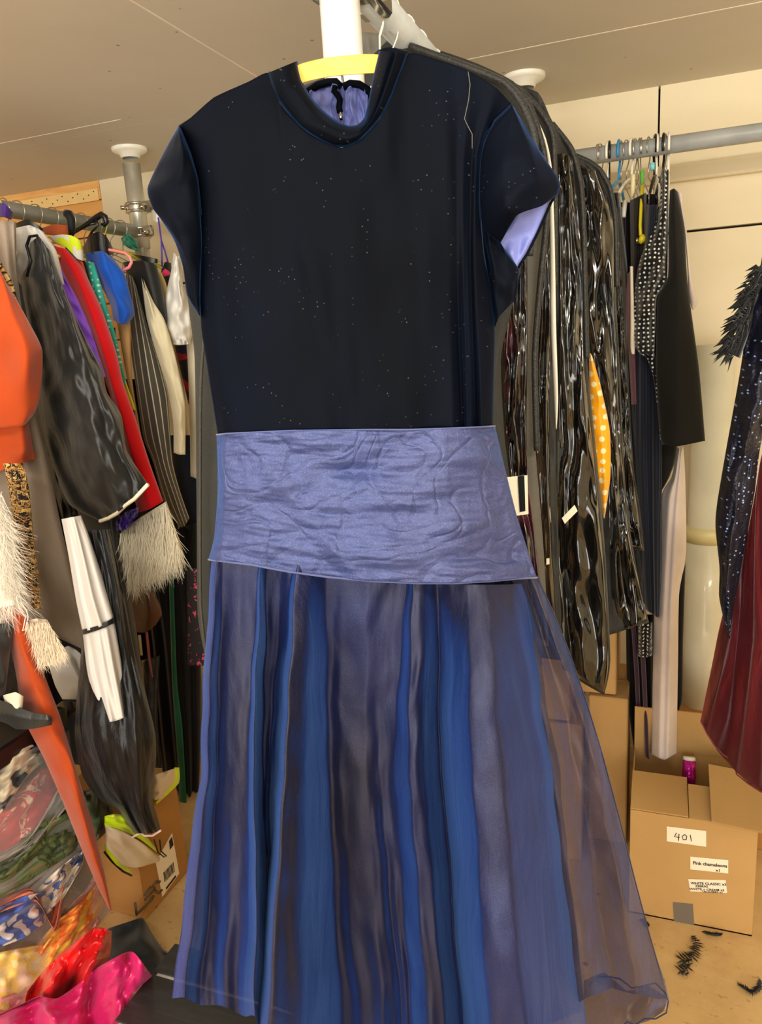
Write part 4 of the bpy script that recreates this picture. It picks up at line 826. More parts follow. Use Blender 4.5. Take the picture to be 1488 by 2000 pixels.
garment('x',None,None,[T((60,760),(92,900),(106,960),(121,1014)),T((110,760,.02),(130,900,.02),(142,960,.02),(154,1008))],1.62,satd,parent=BR,part='inner_sleeve',nr=30,nc=12,th=.03,bulge=.02,wr=[(.01,3,9)],seed=92)
garment('x',None,None,[T((110,900),(150,1020),(170,1100),(200,1260),(230,1420)),T((190,900,.02),(215,1020,.02),(240,1200,.03),(268,1420,.02)),T((240,930),(232,1060),(262,1200),(292,1420))],1.68,fab('charcoal_satin',(46,45,42),.45,.2,.4),parent=BR,part='long_skirt',nr=40,nc=22,th=.04,bulge=.02)
WS=thing('white_tiered_sleeve','white tiered pantaloon with black ribbon band hanging under the black robe','pantaloon')
wh=fab('white_cotton',(206,200,192),.8,.3,.2,var=.03)
garment('x',None,None,[T((120,1014),(135,1092),(148,1170),(161,1234)),T((140,1010,.015),(158,1090,.02),(175,1170,.025),(192,1226,.02)),T((158,1007),(175,1050),(198,1120),(212,1165),(223,1208))],1.34,wh,parent=WS,part='upper_tier',nr=30,nc=24,th=.03,bulge=.02,folds=(3,.006,.3),seed=93)
garment('x',None,None,[T((162,1240),(170,1310),(184,1370),(195,1413)),T((192,1230,.02),(205,1310,.025),(218,1370,.03),(226,1408,.03)),T((224,1215),(234,1275),(244,1340),(253,1397))],1.345,wh,parent=WS,part='lower_tier',nr=30,nc=24,th=.03,bulge=.02,folds=(3,.008,.3),seed=94)
MB().sheet([T((160,1230),(163,1238)),T((192,1222,.012),(194,1230,.012)),T((223,1206),(225,1216))],PY(1.335),nr=4,nc=14,th=.006,bulge=.024).build('black_ribbon',satd,WS)
garment('white_petticoat','white petticoat edge showing behind the banded pantaloon','petticoat',[T((95,1300),(108,1340),(122,1366)),T((130,1262,.01),(150,1330,.015),(160,1368,.01)),T((150,1270,.0),(165,1340),(172,1392)),T((170,1290),(186,1360),(196,1392))],1.63,wh,nr=24,nc=24,th=.02,bulge=.015,wr=[(.01,4,3)],seed=95)
BP=thing('black_gathered_trousers','black satin trousers with gathered ankle hanging in front of the left box','trousers')
garment('x',None,None,[T((150,1040),(158,1150),(160,1250),(150,1360),(146,1442),(161,1516),(192,1560),(229,1580),(250,1610),(262,1628)),T((175,1036,.01),(195,1150,.02),(198,1350,.03),(202,1440,.06),(225,1520,.06),(250,1580,.03),(275,1628,.02)),T((198,1034,.01),(222,1150,.02),(250,1350,.03),(262,1440,.05),(272,1520,.05),(278,1580,.03),(296,1628,.02)),T((214,1034),(240,1150),(264,1280),(286,1360),(303,1430),(305,1473),(298,1560),(306,1590),(314,1620))],1.385,satd,parent=BP,part='leg',nr=60,nc=36,th=.05,bulge=.03,wr=[(.014,5,6),(.005,14,8)],seed=96)
MB().tube([at(x,y,PY(1.36)) for x,y in ((258,1636),(268,1630),(275,1626),(282,1632),(298,1632),(314,1622))],.003,6).build('pink_hem',fab('pinkish_trim',(222,190,176),.7),BP)
garment('black_patent_boot','shiny black boot toe resting behind the orange tail','boot',[T((100,1385),(112,1400),(120,1412)),T((125,1368,.02),(130,1390,.02),(130,1404,.01)),T((156,1372),(158,1382),(150,1392))],1.55,fab('patent',(18,19,21),.15,0,.7),nr=14,nc=16,th=.03,bulge=.02)
# more coats receding along the rail
L=garment
L('purple_blouse','bright purple blouse showing as a thin strip beside the black robe','blouse',[T((90,484),(110,560),(150,660),(190,745)),T((113,505),(130,545),(152,585),(176,640),(192,690),(207,735))],1.68,fab('purple_cloth',(150,92,235),.6,.3),nr=40,nc=10,th=.02,bulge=.015,wr=[(.008,2,12)],seed=100)
L('purple_ruffle','dark purple ruffle cuff peeping out below the robe sleeve','cuff',[T((226,1020),(228,1036)),T((245,1000,.02),(246,1034,.02)),T((271,990),(268,1008))],1.64,fab('dark_purple',(70,36,140),.6,.3),nr=12,nc=24,th=.02,bulge=.015,wr=[(.02,9,3)],seed=101)
RJ=thing('red_jacket','bright red jacket with white fur cuff hanging on the left rail','jacket')
L('x',None,None,[T((88,478),(130,560),(169,640),(206,747),(231,820),(250,900),(268,1002)),T((121,484,.02),(160,560,.03),(195,660,.03),(228,780,.03),(262,900,.03),(294,994,.02)),T((134,488),(160,520),(177,555),(200,606),(228,690),(241,747),(265,817),(291,900),(319,979))],1.74,fab('red_felt',(224,18,28),.85,.4,.2,var=.05),parent=RJ,part='sleeve',nr=60,nc=20,th=.03,bulge=.02)
fc=MB().sheet([T((229,1041),(240,1095),(252,1148)),T((275,1010,.03),(290,1070,.04),(300,1125,.03)),T((325,979),(345,1040),(362,1090))],PY(1.72),nr=24,nc=22,th=.04,bulge=.02,wr=[(.012,4,4)],seed=102)
fur(fc,[(233,1040),(322,985),(358,1085),(252,1140)],PY(1.69),2400,.055,(.18,-.15,-1),seed=10,w=.0009,curl=.25,spread=.3)
fur(fc,[(233,1043),(322,982),(356,1080),(252,1138)],PY(1.665),1500,.06,(.18,-.15,-1),seed=14,w=.0011,curl=.3,spread=.35)
fc.build('fur_cuff',fab('ivory_fur',(236,226,200),.85,.5),RJ)
L('coral_top','coral orange top edge beside the red jacket','top',[T((150,505),(165,560),(180,600)),T((162,512),(172,545),(184,600))],1.76,fab('coral',(226,92,46),.8),nr=14,nc=6,th=.01,bulge=.01)
L('black_lace_top','black garment edge between the red jacket and the teal knit','top',[T((122,470),(150,540),(190,640)),T((135,462),(168,515),(184,600),(192,640))],1.77,dk,nr=20,nc=8,th=.02,bulge=.01)
TK=thing('teal_knit_top','teal patterned knit top with lime hem between the red and blue garments','top')
L('x',None,None,[T((163,508),(180,600),(205,700),(230,760)),T((184,513),(197,555),(207,592),(227,657),(236,699),(248,752))],1.80,fab('teal_knit',(56,178,160),.85,.3,dots=((190,225,205),60,.18,.2,(1,.3,1))),parent=TK,part='body',nr=40,nc=10,th=.02,bulge=.015)
L('x',None,None,[T((238,740),(258,800)),T((246,745),(266,802))],1.80,fab('lime_hem',(206,222,28),.7),parent=TK,part='lime_hem',nr=6,nc=6,th=.01,bulge=.01)
L('royal_blue_tshirt','royal blue short sleeved T-shirt, its sleeve facing out on the left rail','t-shirt',[T((164,497),(180,540),(198,560),(216,597),(221,625)),T((196,490,.02),(215,540,.03),(230,590,.03),(234,632,.02)),T((218,500),(243,535),(256,580),(263,612),(250,634))],1.86,fab('royal_blue',(20,84,190),.7,.3),nr=36,nc=22,th=.04,bulge=.03,wr=[(.008,3,4)],seed=105)
L('tan_trousers','tan beige trousers below the blue T-shirt sleeve','trousers',[T((220,600),(230,640),(248,740),(262,800),(276,900)),T((252,600),(255,640),(258,740),(272,830),(285,900))],1.92,fab('tan_cloth',(212,166,110),.8,.2),nr=40,nc=12,th=.03,bulge=.02)
L('pinstripe_jacket','dark grey pinstripe jacket hanging behind the blue T-shirt','jacket',[T((246,534),(250,640),(262,733),(280,854),(298,900),(322,985),(350,1030)),T((258,540,.02),(275,640,.03),(292,750,.03),(318,900,.03),(345,985,.02),(360,1028,.01)),T((266,558),(294,657),(310,705),(327,775),(337,900),(352,960),(370,1012))],1.99,fab('pinstripe',(84,80,72),.8,.2,stripe=((205,198,176),1.5,.05)),nr=60,nc=40,th=.03,bulge=.02)
L('black_tailcoat','black tailcoat with broad lapel behind the pinstripe jacket','jacket',[T((240,512),(262,580),(290,660)),T((280,508,.02),(298,580,.02),(310,660,.02)),T((306,518),(320,580),(328,640))],2.02,fab('black_lapel',(24,24,24),.55,.2,.4),nr=30,nc=16,th=.03,bulge=.02)
L('cream_trousers','long cream trousers hanging between the black tailcoat and the white puff sleeve','trousers',[T((276,542),(286,620),(305,690),(325,750),(338,820),(339,884)),T((285,570,.01),(305,640,.01),(330,720,.015),(350,800,.015),(350,888)),T((280,545),(300,590),(321,624),(341,690),(361,784),(362,888))],1.97,fab('cream_wool',(228,218,182),.8,.3),nr=50,nc=16,th=.02,bulge=.015,wr=[(.006,3,8)],seed=107)
L('straw_coloured_top','straw yellow top behind the cream and black coats','top',[T((302,532),(312,590),(318,620)),T((315,532),(326,560),(328,620))],2.1,fab('straw',(222,196,130),.7),nr=14,nc=6,th=.02,bulge=.01)
PS=thing('white_puff_blouse','white blouse with puffed elastic sleeve beside the dress left sleeve','blouse')
pw=fab('white_satin_cotton',(230,228,220),.6,.3,.3,var=.03)
L('x',None,None,[T((339,492),(334,530),(326,564),(316,612),(313,646),(326,666)),T((346,500,.01),(350,580,.03),(345,640,.04),(345,668,.02)),T((351,500),(358,560),(372,600),(378,640),(372,668))],2.06,pw,parent=PS,part='puff_sleeve',nr=40,nc=24,th=.05,bulge=.03,wr=[(.012,5,7)],seed=108)
ru=MB().sheet([T((326,660),(327,672)),T((350,662,.03),(350,674,.03)),T((372,660),(372,672))],PY(2.06),nr=6,nc=40,th=.02,bulge=.03,folds=(7,.008,0),seed=109); ru.build('elastic_cuff',pw,PS)
L('x',None,None,[T((358,600),(366,700),(370,800),(372,930)),T((388,600),(392,760),(395,940))],2.10,fab('ivory_cloth',(222,212,186),.8),parent=PS,part='long_body',nr=30,nc=12,th=.02,bulge=.015)
L('red_blue_top','dark top with blue and red panels glimpsed under the white puff sleeve','top',[T((340,670),(352,720),(368,790)),T((366,660),(370,720),(372,790))],2.14,patches('red_blue_panels',[(26,30,70),(24,24,60),(170,24,34),(20,20,30)],7),nr=16,nc=8,th=.01,bulge=.01)
L('beige_slacks','pale beige slacks with thin black edge, far end of the left rail','trousers',[T((332,670),(345,760),(362,880),(370,960)),T((350,670),(362,760),(374,880),(380,990))],2.16,fab('pale_beige',(214,190,150),.8),nr=30,nc=10,th=.02,bulge=.015)
BN=thing('black_bonnet','small black bonnet with pink flower hung by purple cords','bonnet')
L('x',None,None,[T((308,548),(312,560),(322,566)),T((322,512,.02),(328,545,.03),(336,572,.01)),T((334,514),(336,545),(336,575))],2.2,dk,parent=BN,part='bonnet_body',nr=14,nc=12,th=.03,bulge=.02)
MB().tube([at(x,y,PY(2.18)) for x,y in ((317,548),(316,500),(315,470),(309,425))],.0028,5).tube([at(x,y,PY(2.18)) for x,y in ((315,470),(322,490),(328,512))],.0028,5).build('purple_cord',mt_purp,BN)
MB().tube([at(319,536,PY(2.15)),at(324,532,PY(2.15)),at(330,534,PY(2.15))],[.008,.012,.006],8).build('pink_flower',fab('pink_flower_cloth',(226,60,110),.7),BN)
MB().sheet([T((296,410),(296,432)),T((306,408,.02),(306,434,.02)),T((318,410),(318,432))],PY(2.3),nr=8,nc=12,th=.03,bulge=.03).build('rail_end_knob',mt_white,None,label='white rounded end knob of a rail near the dress left sleeve',cat='rail end')
# dark things low down between rail and floor
L('long_black_gown','long black gown hanging low behind the fur cuff on the left','gown',[T((262,1050),(290,1250),(310,1450),(335,1640)),T((300,1050,.02),(330,1250,.03),(350,1450,.03),(365,1650,.02)),T((385,1020),(392,1250),(392,1450),(384,1650))],2.06,dk,nr=50,nc=26,th=.04,bulge=.02,folds=(4,.012,0),seed=110)
L('black_gown','black gown hanging between the pinstripe jacket and grey garment bag','gown',[T((330,850),(340,950),(352,1060)),T((362,850),(375,950),(392,1060)),T((372,850),(390,950),(398,1060))],2.12,nv,nr=30,nc=12,th=.03,bulge=.02)
L('green_ribbon','long emerald green sash hanging among the black gowns','sash',[T((329,1108),(332,1200),(336,1332),(342,1420),(349,1520),(351,1606)),T((338,1106),(341,1200),(346,1332),(356,1420),(362,1520),(367,1609))],1.98,fab('emerald_satin',(14,92,62),.5,.3),nr=50,nc=6,th=.006,bulge=.006)
L('brown_leather_bag','brown leather bag flap below the white fur cuff','bag',[T((250,1150),(255,1190),(262,1235)),T((285,1145,.02),(290,1190,.03),(285,1235,.01)),T((298,1150),(312,1180),(316,1200),(305,1220))],1.86,fab('brown_leather',(92,58,38),.45,0,.5,weave=.2,wr=.2),nr=20,nc=16,th=.02,bulge=.015)
L('pink_patterned_skirt','black skirt with pink zigzag pattern beside the grey garment bag','skirt',[T((364,1110),(366,1200),(366,1300)),T((395,1110),(400,1200),(402,1300))],1.7,patches('pink_zigzag',[(24,16,20),(22,16,20),(26,18,20),(20,14,16),(190,60,90)],60,.8,(1,1,1)),nr=24,nc=8,th=.02,bulge=.01)
L('red_edge_scarf','thin pink red edged scarf hanging behind the charcoal robe','scarf',[T((284,1235),(290,1290),(297,1322)),T((289,1235),(294,1290),(299,1322))],1.9,fab('rose',(176,84,84),.6),nr=14,nc=4,th=.004,bulge=.004)
L('ivory_ribbon_end','small ivory ribbon end hanging behind the charcoal robe','ribbon',[T((269,1240),(274,1280)),T((275,1240),(279,1280))],1.9,fab('ivory2',(214,196,160),.6),nr=8,nc=4,th=.004,bulge=.004)
L('dark_satin_dress','shiny slate satin dress low behind the gathered trousers','dress',[T((276,1290),(284,1400),(300,1500)),T((312,1280),(308,1400),(316,1500))],1.95,fab('slate_satin',(34,38,48),.3,.2,.6,wr=.5),nr=24,nc=12,th=.03,bulge=.02)
L('shade_filler_coat','added black cloth standing in for shade behind the taupe coat and banded pantaloon','coat',[T((30,640),(40,900),(60,1200),(80,1480)),T((150,640,.02),(160,900,.02),(180,1200,.02),(190,1500,.02)),T((225,640),(250,900),(262,1200),(280,1500))],1.90,dk,nr=40,nc=20,th=.03,bulge=.02,folds=(3,.01,0))  # dark cloth added to stand in for shade between the hanging clothes
L('shade_filler_skirt','added dark cloth filling the shadowed gap low behind the red jacket sleeve','skirt',[T((180,740),(225,1000),(250,1300),(262,1540)),T((250,740,.02),(290,1000,.02),(310,1300,.02),(320,1560,.02)),T((280,740),(345,1000),(365,1300),(372,1560))],2.26,dk,nr=40,nc=20,th=.03,bulge=.02,folds=(3,.01,0))  # added dark cloth, closes a shadowed gap further back
L('shade_filler_cape','added black cloth for the shade far back behind the left edge costumes','cape',[T((-120,470),(-120,1500)),T((-20,470,.02),(0,1480,.02)),T((76,500),(80,620),(96,1470))],1.80,satd,nr=40,nc=20,th=.03,bulge=.02,folds=(3,.01,0))  # dark cloth put in for deep shade, covers the pine boards
# things on top of the left rail
CL=thing('clip_hanger','large black clip hanger lying over the left rail, pointing right','hanger')
cl=MB(); hp=PY(1.86)
cl.tube([at(x,y,hp) for x,y in ((140,458),(160,444),(176,434),(190,424),(198,419),(205,424),(208,434),(204,440),(198,438))],[.004,.006,.008,.009,.009,.009,.008,.006,.004],8)
cl.tube([at(x,y,hp) for x,y in ((142,452),(165,440),(186,436))],.004,6); cl.build('clip_body',mt_black,CL)
MB().tube([at(x,y,hp,.01) for x,y in ((188,430),(192,440),(186,446),(180,452),(172,466))],.0035,6).build('clip_spring',mt_black,CL)
MB().tube([at(x,y,PY(1.80)) for x,y in ((128,417),(134,418),(139,430),(140,452),(137,468))],[.012,.013,.012,.010,.006],8).build('black_strap',fab('black_strap_cloth',(20,18,18),.6),None,label='black strap loop wrapped over the middle of the left rail',cat='strap')
PH=thing('pink_hanger','pink plastic coat hanger sticking out over the blue T-shirt','coat hanger')
MB().tube([at(x,y,PY(1.84)) for x,y in ((180,483),(200,486),(225,490),(244,494),(254,502),(257,512),(252,522),(240,528))],.0045,8).build('shoulder_bar',mt_pink,PH)
garment('rust_red_garment','rust coloured garment top hanging just under the left rail','top',[T((80,446),(84,458)),T((105,438,.01),(106,460,.01)),T((132,440),(134,462))],1.75,fab('rust',(150,70,30),.8),nr=8,nc=10,th=.02,bulge=.01)
garment('lime_top','lime and grey sports top neckline under the white hanger','top',[T((92,462),(104,472)),T((120,458,.01),(130,484,.01)),T((140,460,.01),(150,505,.01)),T((158,470),(164,510))],1.72,patches('lime_grey',[(206,224,30),(206,224,30),(206,206,200),(206,224,30)],9),nr=14,nc=12,th=.02,bulge=.01)
garment('black_hood','black rounded hood of a costume below the clip hanger','hood',[T((162,484),(163,496)),T((174,460,.02),(176,496,.02)),T((192,452,.03),(195,497,.03)),T((208,462,.02),(212,498,.02)),T((220,484),(222,498))],1.88,satd,nr=14,nc=14,th=.03,bulge=.03)
garment('teal_feather_scrap','teal green netting bunched at the left ceiling post','netting',[T((236,466),(240,478)),T((250,456,.02),(254,486,.02)),T((266,470),(272,492))],2.2,fab('teal_net',(30,140,110),.7,.4),nr=14,nc=14,th=.03,bulge=.02,wr=[(.02,5,5)],seed=120)
garment('black_shoulder_hanger_bar','black padded hanger bar projecting right at the left post','hanger bar',[T((256,496),(268,502)),T((280,500,.01),(284,514,.01)),T((308,506),(308,514))],2.12,mt_black,nr=8,nc=14,th=.01,bulge=.01)
garment('black_shoulder_bar','broad black hanger shoulder over the grey white blouse','hanger shoulder',[T((30,436),(31,446)),T((55,428,.01),(56,441,.01)),T((84,446),(86,458))],1.62,mt_black,nr=8,nc=16,th=.02,bulge=.015)
garment('purple_scarf','purple scarf knotted at the near end of the left rail','scarf',[T((-10,400),(-10,425)),T((8,396,.02),(8,424,.02)),T((26,416),(22,430))],1.66,fab('deep_purple',(70,40,120),.6),nr=10,nc=10,th=.02,bulge=.02)
# ================================================================ LEFT BOX, VEST, TUBS, SATIN PILE, BENCH
X1=-1.372; ly0=at(285,1798,PX(X1)).y; ly1=at(361,1705,PX(X1)).y; lz=at(346,1528,PX(X1)).z
t,hx,hy,h=carton('cardboard_box','brown cardboard box with barcode label beneath the lime vest at left',X1-.34,X1,ly0,ly1+.02,0,lz,mt_card2)
leb=t
def onX(px,name,mat,off=.0015,lab=None):
    mb=MB(); mb.add([at(x,y,PX(X1),o) for o in (.0002,off) for x,y in px],[(0,1,2,3),(4,7,6,5),(0,4,5,1),(1,5,6,2),(2,6,7,3),(3,7,4,0)])
    o=mb.build(name,mat,leb,smooth=False); o.matrix_parent_inverse=Matrix.Translation(-Vector(leb.location)); 
    if lab: o['label']=lab
    return o
onX([(304,1684),(336,1626),(350,1706),(317,1752)],'shipping_label',mt_paper,lab='pale shipping label with barcode')
mb=MB()
for i in range(9):
    a=319+i*2.3; mb.add([at(x,y,PX(X1),.0022) for x,y in ((a,1704-i*2.4),(a+(1.3 if i%3 else 1.9),1703-i*2.4),(a+3.8,1722-i*2.4),(a+2.4,1723-i*2.4))],[(0,1,2,3)])
mb.add([at(x,y,PX(X1),.0022) for x,y in ((330,1643),(336,1634),(339,1650),(332,1660))],[(0,1,2,3)])
mb.add([at(x,y,PX(X1),.0022) for x,y in ((324,1734),(343,1709),(344,1713),(325,1738))],[(0,1,2,3)])
o=mb.build('barcode',mt_ink,leb,smooth=False); o.matrix_parent_inverse=Matrix.Translation(-Vector(leb.location))
prt=plain('printed_grey',(92,84,66),.8); mb=MB()
def barX(pts,r): mb.tube([at(x,y,PX(X1),.0012) for x,y in pts],r,5)
for q in ([(264,1764),(267,1786),(280,1774),(297,1756)],[(281,1748),(295,1732)],[(283,1757),(298,1741)],[(286,1767),(300,1750)],[(302,1738),(299,1728),(305,1722),(312,1722)],[(303,1740),(310,1744),(316,1738)]): barX(q,.0042)
o=mb.build('printed_letters',prt,leb); o.matrix_parent_inverse=Matrix.Translation(-Vector(leb.location))
VS=thing('hi_vis_vest','lime yellow high visibility vest with silver bands slung over the left box','vest')
lim=fab('fluorescent_lime',(214,240,10),.7,.4); sil=fab('reflective_silver',(226,208,182),.5,.1,.5,wr=.2)
vp=PX(X1+.02)
MB().sheet([T((204,1594),(204,1612)),T((222,1590,.01),(240,1622,.015)),T((243,1592,.01),(275,1640,.015)),T((258,1600),(321,1676))],vp,nr=12,nc=24,th=.004,bulge=.01,wr=[(.01,4,3)],seed=130).build('lime_panel',lim,VS)
MB().sheet([T((204,1612),(206,1622),(206,1660)),T((240,1624,.01),(240,1645,.01),(240,1690,.01)),T((280,1648,.01),(285,1660,.01),(268,1695,.01)),T((312,1674),(312,1682),(300,1686))],vp,nr=12,nc=24,th=.004,bulge=.012,wr=[(.006,4,3)],seed=131).build('silver_band',sil,VS)
MB().sheet([T((203,1650),(205,1662)),T((228,1678,.01),(228,1690,.01)),T((254,1698),(258,1708))],vp,nr=6,nc=20,th=.004,bulge=.012).build('lime_edge',lim,VS)
MB().tube([at(x,y,vp,.004) for x,y in ((204,1664),(220,1684),(240,1702),(257,1710))],.003,6).build('black_binding',satd,VS)
MB().tube([at(x,y,vp,.014) for x,y in ((301,1640),(308,1664),(320,1674),(325,1672),(314,1662),(312,1640))],.002,6).build('black_binding',satd,VS)
MB().sheet([T((300,1514),(298,1540),(295,1555)),T((325,1506,.01),(320,1540,.01),(302,1562,.01)),T((343,1500),(342,1530),(315,1562))],PX(X1+.02),nr=12,nc=16,th=.004,bulge=.01,wr=[(.008,3,3)],seed=132).build('silver_band',sil,VS)
MB().sheet([T((340,1499),(336,1530),(304,1565)),T((350,1499),(349,1530),(305,1572))],vp,nr=12,nc=6,th=.004,bulge=.008).build('lime_edge',lim,VS)
# stacked clear tubs
def tub(label,x0,x1,y0,y1,z0,z1,lid=None):
    t=thing('storage_tub',label,'storage tub',loc=((x0+x1)/2,(y0+y1)/2,z0)); hx,hy,h=(x1-x0)/2,(y1-y0)/2,z1-z0; w_=.003
    b=MB(); ta=.02
    b.box(-hx,hx,-hy,-hy+w_,0,h).box(-hx,hx,hy-w_,hy,0,h).box(-hx,-hx+w_,-hy+w_,hy-w_,0,h).box(hx-w_,hx,-hy+w_,hy-w_,0,h).box(-hx,hx,-hy,hy,0,w_)
    b.build('clear_walls',CLR,t,smooth=False)
    r=MB(); r.box(-hx-.008,hx+.008,-hy-.008,hy+.008,h-.012,h) if lid else None
    if lid:
        r=MB().box(-hx-.012,hx+.012,-hy-.012,hy+.012,h,h+.055,bev=.006); r.build('lid',lid,t,smooth=False)
        MB().box(hx+.012,hx+.02,-.03,.03,h-.03,h+.022,bev=.003).build('lid_clip',mt_white,t,smooth=False)
    else: MB().box(hx-.001,hx+.010,-hy-.01,hy+.01,h-.016,h,bev=.002).box(-hx-.01,-hx+.001,-hy-.01,hy+.01,h-.016,h,bev=.002).box(-hx,hx,-hy-.01,-hy+.001,h-.016,h,bev=.002).box(-hx,hx,hy-.001,hy+.01,h-.016,h,bev=.002).build('rim',CLR,t,smooth=False)
    return t
CLR=clear('clear_plastic',tr=.86)
tx=-1.50; ztop=at(86,1444,PX(tx)).z; zm=at(100,1697,PX(tx)).z
tub('lower clear plastic tub packed with brightly printed fabrics at bottom left',tx-.42,tx,.85,1.46,0.002,zm)
tub('upper clear plastic tub with black lid stacked at the left edge',tx-.42,tx,.85,1.40,zm+.004,ztop,mt_black)
def bundle(name,label,px,mat,off,Yp=None,cat='folded fabric',seed=1,th=.08,x=tx):
    MB().sheet(px,PX(x-off),nr=26,nc=26,th=th,bulge=.02,wr=[(.02,3,4),(.008,8,9)],seed=seed,edge=.1).build(name,mat,None,label=label,cat=cat)
bundle('camouflage_jacket','green camouflage jacket bundled in the upper clear tub',[T((-60,1700),(-60,1790)),T((20,1680,.02),(20,1745,.02)),T((80,1610,.02),(90,1700,.02)),T((140,1570,.02),(150,1660,.02)),T((150,1560),(165,1640))],patches('camo_green',[(88,104,62),(64,76,44),(104,122,70),(122,110,78),(78,92,56)],13),.035,seed=140)
bundle('camouflage_sleeve','camouflage sleeve bulging out of the tub beside the black trousers',[T((160,1546),(165,1580),(175,1650)),T((190,1540,.03),(195,1590,.05),(192,1640,.02)),T((212,1556),(221,1590),(210,1622))],patches('camo_dark',[(74,78,54),(82,76,58),(66,84,54),(96,90,68)],8),-.03,cat='sleeve',seed=141,x=tx+.0)
bundle('red_print_fabric','red fabric with white blobs in the upper clear tub',[T((-50,1560),(-50,1720)),T((20,1560,.02),(20,1690,.02)),T((80,1500,.02),(95,1620,.02)),T((135,1490),(140,1590))],patches('red_white_print',[(178,40,48),(190,44,50),(196,60,64),(226,196,170),(180,40,50)],14),.075,seed=142)
bundle('spotted_fabric','cream fabric with black spots at the top of the upper tub',[T((-20,1500),(-15,1600)),T((20,1475,.01),(10,1580,.01)),T((60,1455,.01),(50,1520,.01)),T((84,1452),(82,1490))],fab('cream_spot',(188,176,150),.8,dots=((44,44,44),11,.22,.6,0,1)),.02,seed=143)
bundle('white_camo_fabric','grey white fabric roll between red and green cloths in the upper tub',[T((-40,1690),(-40,1720)),T((60,1630,.01),(60,1660,.01)),T((120,1530,.01),(128,1580,.01)),T((140,1520),(145,1570))],fab('grey_white',(150,140,128),.7),.03,seed=144)
bundle('blue_spotted_fabric','blue fabric with large white spots in the lower clear tub',[T((-50,1790),(-50,1860)),T((0,1770,.02),(0,1850,.02)),T((50,1750,.02),(50,1830,.02)),T((96,1740),(90,1800))],fab('blue_spot',(78,100,178),.8,dots=((230,220,215),17,.24,.8,0,1)),.02,seed=145)
bundle('blue_cow_print','white fabric with blue patches in the lower clear tub',[T((70,1740),(88,1790)),T((110,1700,.01),(120,1760,.01)),T((150,1668,.01),(150,1710,.01)),T((165,1660),(162,1690))],patches('cow',[(92,116,176),(222,208,190),(222,208,190),(84,104,160)],16),.015,seed=146)
bundle('orange_yellow_fabric','orange and yellow fabric across the middle of the lower clear tub',[T((60,1860),(70,1940)),T((110,1800,.02),(110,1880,.02)),T((160,1760,.02),(165,1830,.02)),T((208,1700),(210,1790))],patches('orange_yellow',[(240,168,52),(244,184,70),(236,120,52),(246,196,96)],9),.03,seed=147)
bundle('yellow_print_fabric','pale yellow and pink printed fabric low in the lower clear tub',[T((-60,1880),(-60,2010)),T((0,1860,.02),(0,1990,.02)),T((50,1850,.02),(50,1960,.02)),T((110,1840),(110,1920))],patches('yellow_pink',[(240,190,180),(246,218,160),(246,206,110),(242,200,180),(240,170,80)],11),.03,seed=148)
bundle('pink_print_fabric','pink floral fabric at the right of the lower clear tub',[T((120,1780),(130,1860)),T((160,1745,.01),(165,1830,.01)),T((190,1700,.01),(195,1800,.01)),T((206,1690),(212,1790))],patches('pink_print',[(226,150,150),(232,180,170),(222,110,140),(236,196,180)],14),.055,seed=149)
bundle('orange_red_strip','coral striped fabric fold in the lower clear tub',[T((-20,1770),(-20,1790)),T((60,1735,.01),(70,1760,.01)),T((100,1800,.01),(110,1822,.01)),T((120,1700),(130,1720))],fab('coral_fold',(232,130,96),.7),.012,seed=150,th=.02)
bundle('pink_lower_fabric','deep pink fabric at the bottom corner of the lower clear tub',[T((-60,1960),(-60,2060)),T((0,1950,.01),(0,2040,.01)),T((50,1930),(50,2000))],fab('pink_low',(232,130,150),.7),.01,seed=151)
bundle('mixed_fabric_backing','assorted pale folded fabrics filling the back of the lower clear tub',[T((-150,1840),(-150,2150)),T((0,1760),(0,2050)),T((120,1690),(120,1930)),T((200,1645),(208,1780))],patches('mixed',[(222,150,150),(236,200,150),(232,170,120),(226,196,180)],9),.11,seed=152,th=.04)
bundle('dark_fabric_backing','dull brown folded fabrics filling the back of the upper clear tub',[T((-150,1620),(-150,1820)),T((0,1520),(0,1740)),T((80,1460),(90,1690)),T((135,1425),(158,1640))],patches('mixed_dark',[(110,90,80),(130,110,92),(104,92,84),(96,90,76)],9),.11,seed=153,th=.04)
# black cloth on the floor, satin pile
zc=PZ(.12)
bf=MB().sheet([T((150,1840),(180,1950),(220,1990)),T((215,1812,.05),(230,1880,.06),(280,1960,.02)),T((252,1800,.08),(270,1880,.06),(320,1940,.02)),T((278,1792,.06),(300,1850,.05),(350,1920,.02)),T((292,1815,.02),(320,1855,.02),(356,1870,.0))],PZ(.04),nr=30,nc=30,th=.0,bulge=.03,wr=[(.02,4,4)],seed=160)
bf.build('black_cloth_heap',fab('black_felt',(30,30,30),.9,.2),None,label='crumpled black cloth on the floor in front of the left box',cat='cloth')
rs=fab('red_satin',(196,8,14),.28,.2,.6,weave=0,wr=.35,wrs=12,sheentint=(255,120,120)); ps=fab('pink_satin',(190,20,92),.28,.2,.6,weave=0,wr=.35,wrs=12,sheentint=(255,160,200))
SZ=HF
def heap(name,label,px,mat,d,seed,**kw):
    a=dict(nr=60,nc=60,th=.03,bulge=.03,wr=[(.03,4,3),(.012,9,5),(.004,20,9)],edge=.06); a.update(kw)
    MB().sheet(px,PD(d),seed=seed,**a).build(name,mat,None,label=label,cat='satin fabric')
